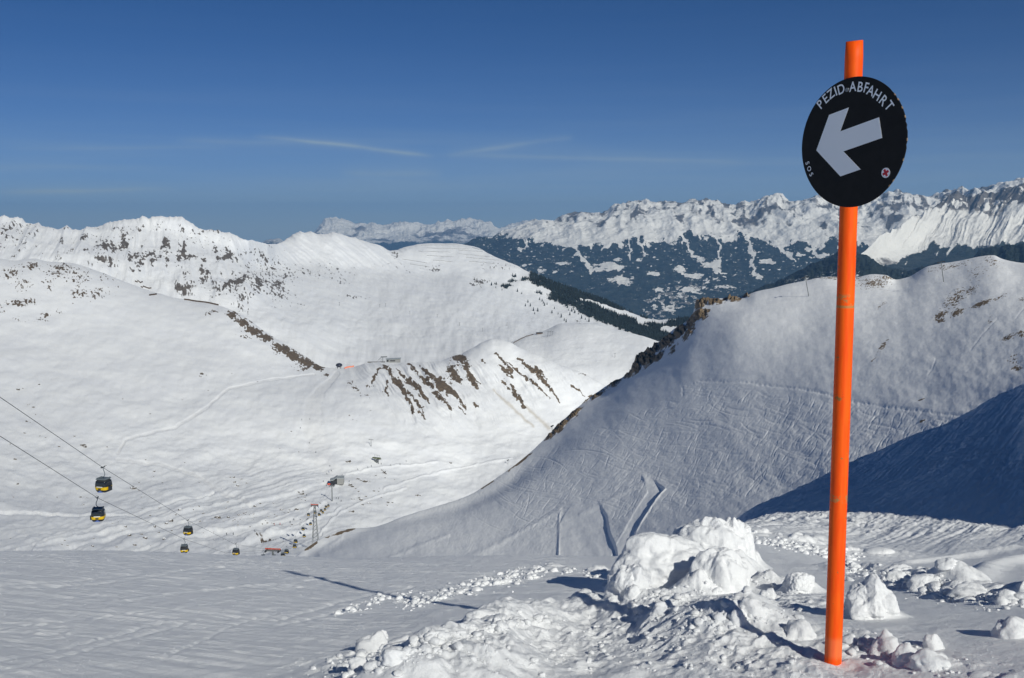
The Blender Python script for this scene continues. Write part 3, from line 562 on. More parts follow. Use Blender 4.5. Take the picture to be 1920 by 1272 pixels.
# ================================================================ foreground: groomed plateau and the bank on the right
FG = Layer([(0.35, -1.45), (2.2, -1.47),
            [(-900, 1285, 4.2), (0, 1272, 4.3), (700, 1272, 4.1), (1000, 1272, 3.9), (1560, 1240, 3.88), (1920, 1260, 3.8), (2700, 1272, 3.8)],
            [(-900, 1160, 6.0), (0, 1155, 6.2), (700, 1150, 6.1), (1100, 1140, 6.0), (1500, 1130, 6.0), (1920, 1130, 6.1), (2700, 1120, 6.1)],
            [(-900, 1030, 12.5), (0, 1036, 12.2), (300, 1041, 12.2), (640, 1047, 12.2), (900, 1045, 12.0), (1150, 1043, 12.0), (1300, 1030, 12.0), (1400, 1008, 12.5), (1500, 1022, 12.5), (1620, 1048, 12.5), (1920, 1045, 12.5), (2700, 1000, 12.5)],
            [(-900, 1120, 19), (0, 1110, 19), (900, 1110, 19), (1150, 1100, 19), (1300, 1060, 20), (1400, 992, 21), (1500, 975, 21), (1620, 960, 22), (1800, 930, 23), (1920, 915, 24), (2700, 760, 20)],
            [(-900, 1200, 36), (0, 1200, 36), (900, 1190, 36), (1150, 1160, 36), (1300, 1060, 34), (1370, 996, 31), (1400, 973, 31), (1500, 922, 33), (1600, 874, 36), (1700, 827, 38), (1800, 781, 40), (1860, 748, 41), (1920, 718, 42), (2000, 660, 42), (2700, 500, 34)]],
           [14, 170, 300, 380, 130, 190, 12], 1500, (R(-80), R(-28), 60), (R(28), R(80), 90), (1.8, .45))
X, Y = FG.X, FG.Y; rr = FG.r
# unseen higher ground on the right: its shadow falls on the bank
FG.Z += 20 * np.exp(-(((X - 23.8) / 8.5) ** 2 + ((Y - 8.4) / 13.5) ** 2) ** 1.5)
near = sstep(16, 9, rr)
U, V = FG.U.copy(), FG.V.copy()
FG.Z += .05 * fbm(X * .35, Y * .35, 4, 2) * near + .22 * fbm(X * .12, Y * .12, 4, 5) * sstep(10, 20, rr)
# groomed cords and glide lines on the left
cd = X * .93 + Y * -.36; cc = X * .36 + Y * .93
left = sstep(1120, 1040, U) * near
FG.Z += left * (.010 * ridged(cd * .35, cc * 4.5, 3, 7) + .0055 * pn(cd * .6, cc * 14, 8)) + near * .004 * fbm(X * 9, Y * 9, 3, 90)
def bump_line(pts, w, h):
    """raised line through world points found under pixels"""
    out = np.zeros_like(X); ps = [FG0.hit(a, b) for a, b in pts]
    for p, q_ in zip(ps[:-1], ps[1:]):
        dx, dy = q_.x - p.x, q_.y - p.y; L_ = dx * dx + dy * dy
        t = np.clip(((X - p.x) * dx + (Y - p.y) * dy) / L_, 0, 1)
        d = np.hypot(X - p.x - t * dx, Y - p.y - t * dy) / w
        out = np.maximum(out, np.exp(-d * d))
    return out * h
FG0 = FG
berm = bump_line([(780, 1300), (850, 1262), (930, 1215), (1020, 1180), (1100, 1172)], .26, 1.0)
berm2 = bump_line([(1060, 1176), (1160, 1172), (1260, 1180), (1360, 1188)], .27, 1.0)
def dome(px, pyb, w, h, dep=.8, seed=1, rough_=.10, e=2.6):
    g = FG.hit(px, pyb); D_ = g.y * math.cos(PITCH) - g.z * math.sin(PITCH); W_ = w / FPX * D_ / 2; H_ = h / FPX * D_
    d = np.array([g.x, g.y]) / math.hypot(g.x, g.y); cx, cy = g.x + d[0] * W_ * dep, g.y + d[1] * W_ * dep
    sel = (np.abs(X - cx) < 2.4 * W_) & (np.abs(Y - cy) < 2.4 * W_); x, y = X[sel], Y[sel]
    al = (x - cx) * d[0] + (y - cy) * d[1]; ac = (x - cx) * d[1] - (y - cy) * d[0]
    al = al + W_ * .22 * fbm(x / W_ * .9, y / W_ * .9, 3, seed + 3); ac = ac + W_ * .22 * fbm(x / W_ * .9, y / W_ * .9, 3, seed + 5)
    q_ = np.sqrt((al / (W_ * dep * 1.1)) ** 2 + (ac / W_) ** 2)
    body = np.clip(1 - (q_ / 1.15) ** 2, 0, 1) ** 1.6; skirt = 0
    hh = H_ * (body * (.86 + rough_ * fbm(x / W_ * 2.2, y / W_ * 2.2, 4, seed) + .5 * rough_ * ridged(x / W_ * 1.6, y / W_ * 1.6, 3, seed + 8)) + skirt)
    extra[sel] = np.maximum(extra[sel], hh)
extra = np.zeros_like(X)
for a_ in [(1243, 1112, 250, 46, .8, 3, .3), (1335, 1100, 230, 60, .8, 9, .3), (1378, 1070, 130, 50, .8, 5, .3), (1440, 1110, 160, 26, .8, 21, .3),
           (1502, 1116, 100, 26, .8, 31, .2), (1628, 1162, 140, 34, .8, 33, .2), (1180, 1135, 90, 26, .8, 37, .3), (1300, 1120, 120, 40, .8, 41, .3)]: dome(*a_)
rub = np.maximum(bump_line([(660, 1265), (700, 1235), (780, 1215)], .22, 1.0), bump_line([(880, 1195), (930, 1180), (1000, 1165)], .12, .8))
rub2 = bump_line([(1210, 1170), (1330, 1165), (1450, 1150), (1480, 1130)], .34, 1.0)
rub3 = bump_line([(1600, 1080), (1680, 1092), (1760, 1108), (1850, 1122), (1960, 1135)], .30, 1.0)
rub4 = bump_line([(1600, 1190), (1660, 1215), (1720, 1240), (1820, 1262), (1920, 1280)], .16, 1.0)
rub5 = bump_line([(780, 1130), (850, 1112), (930, 1090), (1005, 1070)], .30, 1.0)
rub6 = bump_line([(1400, 1008), (1480, 1020), (1560, 1035), (1640, 1048)], .5, 1.0)
rub7 = bump_line([(560, 1262), (620, 1240), (690, 1228)], .10, .6)
L1 = lumps(X, Y, .16, 3); L2 = lumps(X, Y, .07, 13); L3 = lumps(X, Y, .32, 23)
mb = np.maximum(berm, berm2)
soft = fbm(X * 2.2, Y * 2.2, 5, 71) ; soft2 = fbm(X * 7, Y * 7, 4, 72)
extra = extra * (1 + .10 * fbm(X * 5, Y * 5, 3, 77)) + sstep(.02, .12, extra) * (.035 * (1 - np.abs(pn(X * 6, Y * 6, 78)) * 2) + .018 * (1 - np.abs(pn(X * 13, Y * 13, 79)) * 2) + .10 * lumps(X, Y, .17, 81, dens=.5))
heap = np.maximum(bump_line([(860, 1262), (1000, 1225), (1150, 1205), (1330, 1215), (1440, 1235)], .42, 1.0), bump_line([(1180, 1150), (1300, 1140), (1430, 1150)], .40, 1.0))
bil = lambda f, sd: 1 - 2 * np.abs(pn(X * f + .4 * pn(X * 2, Y * 2, 5), Y * f, sd))
FG.Z += extra + heap * (.020 * bil(2.6, 82) + .016 * bil(5.5, 83) + .010 * bil(12, 84) + .005 * bil(26, 85) + .07 * lumps(X, Y, .11, 86, dens=.4))
FG.Z += mb * (.12 + .075 * soft + .022 * soft2 + .05 * ridged(X * 1.6, Y * 1.6, 4, 73) + .18 * L3 * berm2) + rub2 * (.02 + .30 * L1 + .25 * L2 + .03 * soft2)
FG.Z += rub * (.02 + .5 * L1 * .8 + .35 * L2) + rub7 * (.35 * L2) + rub3 * (.07 + .20 * L3 + .25 * L1 + .09 * soft + .04 * bil(4, 99) + .015 * soft2) + rub4 * (.02 + .35 * L1 + .35 * L2)
FG.Z += sstep(.25, .6, rub5) * (.3 * L1 + .3 * L2) * sstep(-.1, .3, fbm(X * 1.5, Y * 1.5, 3, 5)) + rub6 * (.1 + .4 * L3 + .4 * L1)
# lower right-hand corner and the lumpy strip under the berm
strip = bump_line([(900, 1262), (1050, 1245), (1200, 1262), (1330, 1245), (1480, 1262)], .22, 1.0)
FG.Z += strip * (.05 * soft + .10 * L1 + .02 * soft2 + .03 * ridged(X * 3, Y * 3, 3, 75))
FG.Z += .006 * ridged(X * 3.1, Y * 3.1, 4, 79) * near + left * (.017 * ridged(X * .5 + Y * 1.1, Y * .25 - X * .1, 3, 95) + .012 * sstep(.15, .6, fbm(X * .9, Y * .9, 3, 96)) * bil(7, 97)) + .03 * fbm(X * .8, Y * .3, 3, 98) * sstep(9, 11, rr) * sstep(14, 12, rr)
# machine scrapes on the bank, falling away to the lower left
bk = sstep(11, 18, rr) * sstep(1250, 1420, U)
bu = X * .55 + Y * .84; bv = X * .84 - Y * .55
rag = fbm(X * .5, Y * .5, 4, 61)
bil2 = sstep(-.1, .4, fbm(X * .3, Y * .3, 3, 69)) * (1 - 2 * np.abs(pn(X * 2.6, Y * 2.6, 70)))
FG.Z += bk * (.055 * ridged(bu * .045, bv * .7 + .25 * rag, 3, 62) + .032 * ridged(bu * .08, bv * 2.2 + .4 * rag, 3, 63) + .03 * ridged(bu * .14, bv * 6 + .5 * rag, 3, 68) + .055 * bil2 + .02 * (1 - 2 * np.abs(pn(X * 6, Y * 6, 171))) + .02 * fbm(X * 2.5, Y * 2.5, 4, 64))
rough = sstep(.0, .45, fbm(X * .22, Y * .22, 3, 66)) * sstep(900, 960, V) * bk
FG.Z += rough * (.16 * lumps(X, Y, .30, 33) + .25 * lumps(X, Y, .15, 43))
# tracks curving across the right
tk = bump_line([(1700, 1058), (1760, 1052), (1830, 1040), (1900, 1028)], .10, 1.0)
tk2 = bump_line([(1780, 1078), (1850, 1068), (1920, 1052)], .14, 1.0)
FG.Z += .05 * tk + .08 * tk2
pb_ = at(1562, 1232, 3.86); fz_ = FG.height(pb_.x, pb_.y) - pb_.z + .012
FG.Z -= fz_ * np.exp(-(((X - pb_.x) ** 2 + (Y - pb_.y) ** 2) / .42 ** 2))
FG.Z -= .02 * np.exp(-(((X - pb_.x) ** 2 + (Y - pb_.y) ** 2) / .055 ** 2))
for pts_, w_, d_ in [([(0, 1100), (200, 1085), (420, 1064)], .05, .022), ([(0, 1108), (200, 1093), (430, 1070)], .05, .022), ([(0, 1240), (180, 1200), (330, 1160)], .022, .016), ([(30, 1252), (200, 1208), (350, 1166)], .022, .016),
                     ([(215, 1127), (380, 1108), (560, 1090)], .035, -.02), ([(520, 1162), (650, 1126), (770, 1102)], .03, .02), ([(545, 1168), (675, 1132), (790, 1106)], .03, .02), ([(0, 1180), (250, 1150), (500, 1125)], .02, .012), ([(300, 1240), (420, 1180), (520, 1150)], .018, .012)]:
    FG.Z -= .6 * bump_line(pts_, w_, d_) * (.6 + .7 * fbm(X * 1.5, Y * 1.5, 2, 120))
snow_m, nt, P = new_mat('near_snow'); q = N(nt)
P.inputs['Base Color'].default_value = (.90, .91, .925, 1); P.inputs['Roughness'].default_value = .62; P.inputs['Specular IOR Level'].default_value = .3
nrm = q.bump(q.noise(6, detail=5, rough=.6), .05, .35)
nrm = q.bump(q.noise(70, detail=6, rough=.8), .012, .8, nrm)
q.l(nrm, P.inputs['Normal'])
FG.build('snow_ground', snow_m)
# the lowest ground, under every hill and out to the horizon
vx, vy = np.meshgrid(np.linspace(-60000, 60000, 41), np.linspace(-8000, 60000, 25), indexing='xy')
fl_ = terrain_mat('valley_floor_snow', .002, *ROCKF); grid_mesh('valley_floor', vx, vy, np.full_like(vx, -2300.0) + 60 * fbm(vx / 9000, vy / 9000, 3, 5), fl_)
# ================================================================ objects
from mathutils import noise as mn
class MB:
    """collects boxes, tubes and blobs, then links them as one mesh object"""
    def __init__(s): s.v = []; s.f = []; s.cut = []
    def add(s, vs, fs):
        s.cut.append((len(s.v), len(s.f))); o = len(s.v); s.v += [tuple(v) for v in vs]; s.f += [tuple(i + o for i in f) for f in fs]
    def box(s, c, d, rz=0, tilt=None):
        M = Matrix.Rotation(rz, 3, 'Z')
        if tilt is not None: M = tilt @ M
        vs = [Vector(c) + M @ Vector((x * d[0] / 2, y * d[1] / 2, z * d[2] / 2)) for z in (-1, 1) for y in (-1, 1) for x in (-1, 1)]
        s.add(vs, [(0, 2, 3, 1), (4, 5, 7, 6), (0, 1, 5, 4), (2, 6, 7, 3), (0, 4, 6, 2), (1, 3, 7, 5)])
    def tube(s, pts, r, n=8, cap=True, r1=None):
        pts = [Vector(p) for p in pts]; rings = []; m = len(pts)
        for i, p in enumerate(pts):
            d = (pts[min(i + 1, m - 1)] - pts[max(i - 1, 0)]).normalized()
            a = d.orthogonal().normalized() if i == 0 else (a - d * a.dot(d)).normalized()
            b = d.cross(a); rad = r if r1 is None else r + (r1 - r) * i / (m - 1)
            rings.append([p + (a * math.cos(k * 2 * math.pi / n) + b * math.sin(k * 2 * math.pi / n)) * rad for k in range(n)])
        vs = [v for rg in rings for v in rg]
        fs = [(i * n + k, i * n + (k + 1) % n, (i + 1) * n + (k + 1) % n, (i + 1) * n + k) for i in range(m - 1) for k in range(n)]
        if cap: fs += [tuple(range(n))[::-1], tuple((m - 1) * n + k for k in range(n))]
        s.add(vs, fs)
    def prism(s, poly, y0, y1, M=None):
        """polygon in local x,z extruded from y0 to y1"""
        n = len(poly); vs = [Vector((x, y0, z)) for x, z in poly] + [Vector((x, y1, z)) for x, z in poly]
        if M is not None: vs = [M @ v for v in vs]
        s.add(vs, [tuple(range(n)), tuple(range(2 * n - 1, n - 1, -1))] + [(k, k + n, (k + 1) % n + n, (k + 1) % n) for k in range(n)])
    def rock(s, c, d, seed=0, sub=3, rz=0, nf=11, amp=.05, p=9):
        vs, fs = ICO[sub]; M = Matrix.Rotation(rz, 3, 'Z'); rg = random.Random(seed); pl = []
        for k in range(nf):
            v = Vector((rg.gauss(0, 1), rg.gauss(0, 1), rg.gauss(0, 1))).normalized(); pl.append((v, rg.uniform(.62, .98)))
        off = Vector((seed * 7.13 % 91, seed * 3.7 % 53, seed * 1.9 % 37)); out = []
        for v in vs:
            t = sum((max(v.dot(n), 0) / dd) ** p for n, dd in pl) + .8 ** p
            k = t ** (-1 / p) * (1 + amp * mn.fractal(v * 2.2 + off, 1.0, 2.1, 4)); w = v * k
            out.append(Vector(c) + M @ Vector((w.x * d[0] / 2, w.y * d[1] / 2, w.z * d[2] / 2)))
        s.add(out, fs)
    def blob(s, c, d, seed=0, amp=.25, sub=2, rz=0, fr=1.3):
        vs, fs = ICO[sub]; M = Matrix.Rotation(rz, 3, 'Z')
        off = Vector((seed * 7.13 % 91, seed * 3.7 % 53, seed * 1.9 % 37)); out = []
        for v in vs:
            k = 1 + amp * (mn.fractal(v * fr + off, 1.0, 2.1, 4)) * 1.4
            w = v * k; out.append(Vector(c) + M @ Vector((w.x * d[0] / 2, w.y * d[1] / 2, w.z * d[2] / 2)))
        s.add(out, fs)
    def build(s, name, mat, parent=None, smooth=False, origin=None):
        me = bpy.data.meshes.new(name); og = Vector(origin) if origin is not None else Vector((0, 0, 0))
        me.from_pydata([tuple(Vector(v) - og) for v in s.v], [], s.f); me.update()
        if smooth: me.polygons.foreach_set('use_smooth', np.ones(len(me.polygons), bool))
        me.materials.append(mat); o = bpy.data.objects.new(name, me); C.objects.link(o)
        if parent is not None: o.parent = parent
        elif origin is not None: o.location = og
        return o
def each(mb, name, mat, parent, smooth=False):
    """every piece collected in mb becomes an object of its own"""
    c = mb.cut + [(len(mb.v), len(mb.f))]; out = []
    for (v0, f0), (v1, f1) in zip(c[:-1], c[1:]):
        m = MB(); m.v = mb.v[v0:v1]; m.f = [tuple(i - v0 for i in f) for f in mb.f[f0:f1]]; out.append(m.build(name, mat, parent, smooth))
    return out
ICO = {}
for k_ in (1, 2, 3, 4, 6):
    bm = bmesh.new() if 'bmesh' in globals() else None
    if bm is None:
        import bmesh; bm = bmesh.new()
    bmesh.ops.create_icosphere(bm, subdivisions=k_, radius=1)
    ICO[k_] = ([v.co.copy() for v in bm.verts], [tuple(v.index for v in f.verts) for f in bm.faces]); bm.free()
def tag(o, label=None, cat=None, group=None, kind=None):
    if label: o['label'] = label
    if cat: o['category'] = cat
    if group: o['group'] = group
    if kind: o['kind'] = kind
    return o
def empty(name, loc, rz=0):
    o = bpy.data.objects.new(name, None); C.objects.link(o); o.location = loc; o.rotation_euler = (0, 0, rz); o.empty_display_size = .3; return o
def children(o): return [c for c in bpy.data.objects if c.parent == o]
def copy_tree(o, parent=None, kids=None):
    c = o.copy(); C.objects.link(c)
    if parent is not None: c.parent = parent
    for ch in children(o): copy_tree(ch, c)
    return c
def flat(name, col, rough=.5, metal=0.0, spec=.4, var=.0, scale=5):
    m, nt, P = new_mat(name); q = N(nt)
    if var:
        c = q.mix(q.ramp(q.noise(scale, detail=4), .3, .7), tuple(x * (1 - var) for x in col), tuple(min(1, x * (1 + var)) for x in col)); q.l(c, P.inputs['Base Color'])
    else: P.inputs['Base Color'].default_value = col + (1,)
    P.inputs['Roughness'].default_value = rough; P.inputs['Metallic'].default_value = metal; P.inputs['Specular IOR Level'].default_value = spec
    return m
# ---------------------------------------------------------------- the piste sign
PB = at(1562, 1232, 3.86); ptop = at(1602, 77, 3.86).z
sign = empty('piste_sign', (PB.x, PB.y, PB.z))
tag(sign, 'round black piste sign with a white arrow on an orange painted wooden pole', 'sign')
def L_(v): return Vector(v) - sign.location
om, nt, P = new_mat('orange_paint'); q = N(nt)
tc = q.n('ShaderNodeTexCoord'); mp = q.n('ShaderNodeMapping'); mp.inputs['Scale'].default_value = (1, 1, .12); q.l(tc.outputs['Object'], mp.inputs[0])
n1 = q.n('ShaderNodeTexNoise'); n1.inputs['Scale'].default_value = 60; n1.inputs['Detail'].default_value = 4; q.l(mp.outputs[0], n1.inputs['Vector'])
n2 = q.n('ShaderNodeTexNoise'); n2.inputs['Scale'].default_value = 16; n2.inputs['Detail'].default_value = 5; n2.inputs['Roughness'].default_value = .7; q.l(tc.outputs['Object'], n2.inputs['Vector'])
c1 = q.mix(q.ramp(n1.outputs['Fac'], .3, .7), (.97, .080, .001), (1.0, .125, .003))
c2 = q.mix(q.ramp(n2.outputs['Fac'], .635, .68), c1, (.33, .16, .04))
sz_ = q.n('ShaderNodeSeparateXYZ'); q.l(tc.outputs['Object'], sz_.inputs[0])
def zband(pyy, wd): return q.math('SUBTRACT', 1.0, q.ramp(q.math('ABSOLUTE', q.math('SUBTRACT', sz_.outputs['Z'], at(1590, pyy, 3.86).z - PB.z)), wd * .5, wd))
worn = q.math('MULTIPLY', q.math('MAXIMUM', zband(575, .006), q.math('MULTIPLY', zband(565, .03), q.ramp(n2.outputs['Fac'], .5, .56))), .8)
worn = q.math('MAXIMUM', worn, q.math('MULTIPLY', zband(935, .018), q.ramp(n2.outputs['Fac'], .45, .55)))
c2 = q.mix(worn, c2, (.42, .24, .08)); c2 = q.mix(q.math('MULTIPLY', zband(1215, .05), .35), c2, (.95, .30, .12)); q.l(c2, P.inputs['Base Color'])
P.inputs['Roughness'].default_value = .55; P.inputs['Specular IOR Level'].default_value = .25
q.l(q.bump(n1.outputs['Fac'], .0015, .5), P.inputs['Normal'])
mb = MB(); H0 = -.35; H1 = ptop - PB.z; NS = 20; rows_ = 46; vs = []
for i in range(rows_ + 1):
    z_ = H0 + (H1 - H0) * i / rows_
    for k in range(NS):
        a = 2 * math.pi * k / NS; rad = .0305 * (1 + .035 * mn.noise(Vector((a * 1.0, z_ * .8, 3))) + .02 * math.cos(4 * a + .6))
        if i == rows_: rad *= .93
        zz = z_ + (.006 * math.cos(a - 1) if i >= rows_ - 1 else 0)
        vs.append((rad * math.cos(a), rad * math.sin(a), zz))
fs = [(i * NS + k, i * NS + (k + 1) % NS, (i + 1) * NS + (k + 1) % NS, (i + 1) * NS + k) for i in range(rows_) for k in range(NS)] + [tuple(rows_ * NS + k for k in range(NS))]
mb.add(vs, fs); mb.build('pole', om, sign, True)
nD = Vector((-.842, -.539, 0)).normalized(); tD = Vector((0, 0, 1)).cross(nD).normalized() * 1.0
if tD.x < 0: tD = -tD
pl0 = sign.location + nD * .037
def onplane(px, py, off=0.0):
    d = Vector(ray(px, py)); p0 = pl0 + nD * off
    return d * (p0.dot(nD) / d.dot(nD))
cc_ = onplane(1597, 267.5); fwd = cc_.y * math.cos(PITCH) - cc_.z * math.sin(PITCH); RD = 120.5 / FPX * fwd
black = flat('black_sign_face', (.010, .010, .011), .6, spec=.25, var=.15, scale=30)
def uv(p): d = p - cc_; return d.dot(tD), d.z
Mplane = lambda p: cc_ + tD * p[0] + Vector((0, 0, 1)) * p[1]
def slab(poly, t0, t1, name, mat, parent, nseg=None):
    mb = MB(); n = len(poly)
    a = [L_(Mplane(p) + nD * t0) for p in poly]; b = [L_(Mplane(p) + nD * t1) for p in poly]
    mb.add(a + b, [tuple(range(n))[::-1], tuple(range(n, 2 * n))] + [(k, (k + 1) % n, (k + 1) % n + n, k + n) for k in range(n)])
    return mb.build(name, mat, parent)
circ = []
for k in range(128):
    a = 2 * math.pi * k / 128; rr_ = RD * (1 - .006 * max(0, mn.noise(Vector((k * .9, 2, 5)))) * (1 if -.2 < math.sin(a) < .75 and math.cos(a) > .4 else 0) * 4)
    circ.append((rr_ * math.cos(a), rr_ * math.sin(a)))
disc = slab(circ, -.0035, .0, 'sign_disc', black, sign)
rim = flat('plywood_edge', (.28, .19, .10), .8, var=.4, scale=60)
rp = MB()
for k in range(128):                                         # bare plywood showing where the rim is chipped
    a = 2 * math.pi * (k + .5) / 128
    if math.cos(a) > .55 and mn.noise(Vector((k * .6, 8, 1))) > .12:
        p = [Mplane((RD * 1.002 * math.cos(a + s_ * .022), RD * 1.002 * math.sin(a + s_ * .022))) for s_ in (-1, 1)]
        q4 = [L_(p[0] + nD * .0004), L_(p[1] + nD * .0004), L_(p[1] - nD * .0032), L_(p[0] - nD * .0032)]
        inn = [L_(Mplane((RD * .99 * math.cos(a + s_ * .015), RD * .99 * math.sin(a + s_ * .015))) + nD * .0006) for s_ in (1, -1)]
        rp.add(q4 + inn, [(0, 1, 2, 3), (1, 0, 5, 4)])
each(rp, 'chipped_edge', rim, disc)
white = flat('white_reflective_film', (.88, .90, .95), .35)
CR = lambda x, y: (1450 + x / 3.4367, 50 + y / 3.4367)
arrow = [uv(onplane(*CR(x, y))) for x, y in [(487, 522), (360, 570), (278, 798), (433, 966), (563, 921), (452, 805), (702, 718), (682, 585), (432, 676)]]
slab(arrow, .0004, .0010, 'arrow', white, disc)
def glyph(mb, ch, pix, cap, inward=False, sx=1.0, extra=0.0):
    cu = bpy.data.curves.new('g', 'FONT'); cu.body = ch; cu.size = 1.0; cu.align_x = 'CENTER'; cu.resolution_u = 6; cu.offset = .012
    ob = bpy.data.objects.new('g', cu); C.objects.link(ob); bpy.context.view_layer.update()
    me = ob.to_mesh(); xs = [v.co.x for v in me.vertices]; ys = [v.co.y for v in me.vertices]
    cx, cy = (min(xs) + max(xs)) / 2, (min(ys) + max(ys)) / 2; hh = max(ys) - min(ys) if ch != '-' else .7
    k = cap / hh; u, v = uv(onplane(*pix)); ang = math.atan2(v, u) - math.pi / 2 + (math.pi if inward else 0) + extra
    ca, sa = math.cos(ang), math.sin(ang); vs = []
    for w in me.vertices:
        x, y = (w.co.x - cx) * k * sx, (w.co.y - cy) * k
        vs.append(L_(Mplane((u + x * ca - y * sa, v + x * sa + y * ca)) + nD * .0009))
    mb.add(vs, [tuple(p.vertices) for p in me.polygons]); ob.to_mesh_clear(); bpy.data.objects.remove(ob); bpy.data.curves.remove(cu)
mb = MB(); cap = RD * .152
for ch, x, y in [('P', 304, 500), ('E', 338, 464), ('Z', 371, 434), ('I', 402, 416), ('D', 438, 403), ('-', 479, 404), ('A', 513, 387), ('B', 562, 389), ('F', 601, 394), ('A', 630, 412), ('H', 670, 441), ('R', 712, 478), ('T', 748, 511)]:
    glyph(mb, ch, CR(x, y), cap, sx=.9 if ch not in 'I-' else 1)
mb.build('piste_name_lettering', white, disc)
mb = MB()
for ch, x, y in [('S', 221, 880), ('O', 232, 917), ('S', 246, 953)]: glyph(mb, ch, CR(x, y), RD * .078, True)
mb.build('emergency_lettering', white, disc)
e0 = uv(onplane(*CR(725, 943))); er = RD * .076
em = slab([(e0[0] + er * math.cos(a * math.pi / 24), e0[1] + er * math.sin(a * math.pi / 24)) for a in range(48)], .0004, .0010, 'cross_badge', white, disc)
red = flat('red_film', (.50, .02, .035), .45); mb = MB()
a0 = R(28); w_ = er * .24; l_ = er * .74
pts = [(w_, w_), (w_, l_), (-w_, l_), (-w_, w_), (-l_, w_), (-l_, -w_), (-w_, -w_), (-w_, -l_), (w_, -l_), (w_, -w_), (l_, -w_), (l_, w_)]
slab([(e0[0] + x * math.cos(a0) - y * math.sin(a0), e0[1] + x * math.sin(a0) + y * math.cos(a0)) for x, y in pts], .0012, .0018, 'red_cross', red, em)
b0 = uv(onplane(*CR(477, 409))); steel = flat('galvanised_steel', (.30, .31, .32), .45, .6, var=.2, scale=3)
slab([(b0[0] + .007 * math.cos(a * math.pi / 6), b0[1] + .007 * math.sin(a * math.pi / 6)) for a in range(12)], .0005, .004, 'bolt', steel, disc)
b1 = uv(onplane(1601, 352))
mbk = MB()
for zc in (.62, -.62):
    p = L_(cc_ + Vector((0, 0, zc * RD))); c_ = Vector((0, 0, p.z)); mbk.tube([c_ + nD * .020, c_ + nD * .0330], .012, 10)
each(mbk, 'mounting_spacer', steel, sign)

# ---------------------------------------------------------------- snow lumps in the foreground
SM = snow_m
def mound(px, pyb, pyt, w, back, label, seed, lobes=.20, dep=.85):
    """packed snow heap piece: 3-D displaced body, flared and sunk at its foot"""
    g = FG.hit(px, pyb); d = Vector((g.x, g.y, 0)).normalized(); D_ = (g.y + back) * math.cos(PITCH) - g.z * math.sin(PITCH); W_ = w / FPX * D_ / 2
    c = Vector((g.x, g.y, 0)) + d * (W_ * dep * .8 + back); top = at(px, pyt, math.hypot(c.x, c.y)).z; z0 = FG.height(c.x, c.y); H_ = top - z0
    off = Vector((seed * 3.1, seed * 1.7, seed * .9)); vs, fs = ICO[6]; out = []
    for v in vs:
        k = 1 + lobes * mn.noise(v * 1.25 + off) * 1.5 + .13 * mn.noise(v * 2.6 + off * 2)
        k += .045 * (1 - 2.2 * abs(mn.noise(v * 3.4 + off))) + .022 * (1 - 2 * abs(mn.noise(v * 8 + off))) + .010 * mn.noise(v * 17 + off) + .006 * mn.noise(v * 38 + off)
        dn = mn.noise(v * 4.5 - off); k -= .05 * max(0, dn - .25) * 4
        w_ = v * k; fl = 1 + .45 * max(0, -w_.z + .1) ** 1.3
        out.append(Vector((w_.x * W_ * fl, w_.y * W_ * dep * fl, w_.z * H_ * (1.0 if w_.z > 0 else .8))))
    mb = MB(); M = Matrix.Rotation(math.atan2(d.y, d.x) - math.pi / 2, 3, 'Z'); mb.add([M @ v for v in out], fs)
    o = mb.build('snow_mound', SM, None, True); o.location = Vector((c.x, c.y, z0 + .02 * H_)); tag(o, label, 'snow mound', 'snow mounds heaped left of the pole'); return o
def lump(px, pyb, w, h, label, seed, depth=.9, amp=.22, sub=4, sink=.25, name='snow_chunk', cat='snow chunk', group=None, rz=0, fr=1.3, kf=1.0):
    g = FG.hit(px, pyb); D_ = g.y * math.cos(PITCH) - g.z * math.sin(PITCH)
    W_ = w / FPX * D_; H_ = h / FPX * D_ * kf
    mb = MB(); off = Vector((seed * 3.1, seed * 1.7, seed * .9)); vs, fs = ICO[4]; out = []
    for v in vs:
        q_ = 1 + .28 * mn.noise(v * 1.0 + off) * 1.4 + .18 * mn.noise(v * 2.4 + off * 2) + .05 * (1 - 2.2 * abs(mn.noise(v * 4 + off))) + .03 * mn.noise(v * 11 + off)
        w_ = v * q_; fl = 1 + .5 * max(0, -w_.z + .15) ** 1.2; out.append((w_.x * W_ * .6 * fl, w_.y * W_ * .6 * depth * fl, w_.z * H_ * .78))
    mb.add(out, fs)
    d = Vector((g.x, g.y, 0)).normalized()
    o = mb.build(name, SM, None, True, None); o.location = Vector((g.x, g.y, g.z)) + d * W_ * depth * .35 + Vector((0, 0, H_ / (2 - 2 * sink) * (1 - 2 * sink)))
    o.location.z = FG.height(o.location.x, o.location.y) + H_ * .0
    tag(o, label, cat, group); return o
mound(1240, 1102, 1004, 168, .0, 'largest rounded snow mound left of the pole, smooth and nearest', 3)
mound(1322, 1070, 978, 140, .25, 'broad snow mound behind the largest one, at the middle of the heap', 9, .16)
mound(1376, 1050, 974, 74, .25, 'rounded snow ball topping the right end of the heap', 5, .12)
mound(1352, 1100, 1026, 110, .0, 'low snow mound at the front right foot of the heap', 21, .28)
mound(1180, 1112, 1062, 70, .0, 'low snow mound at the front left foot of the heap', 14, .28)
mound(1632, 1160, 1090, 80, .0, 'big wedge of snow right behind the orange pole', 8, .30)
mound(1500, 1112, 1074, 50, .0, 'snow mound sloping to a point, halfway between heap and pole', 27, .30)
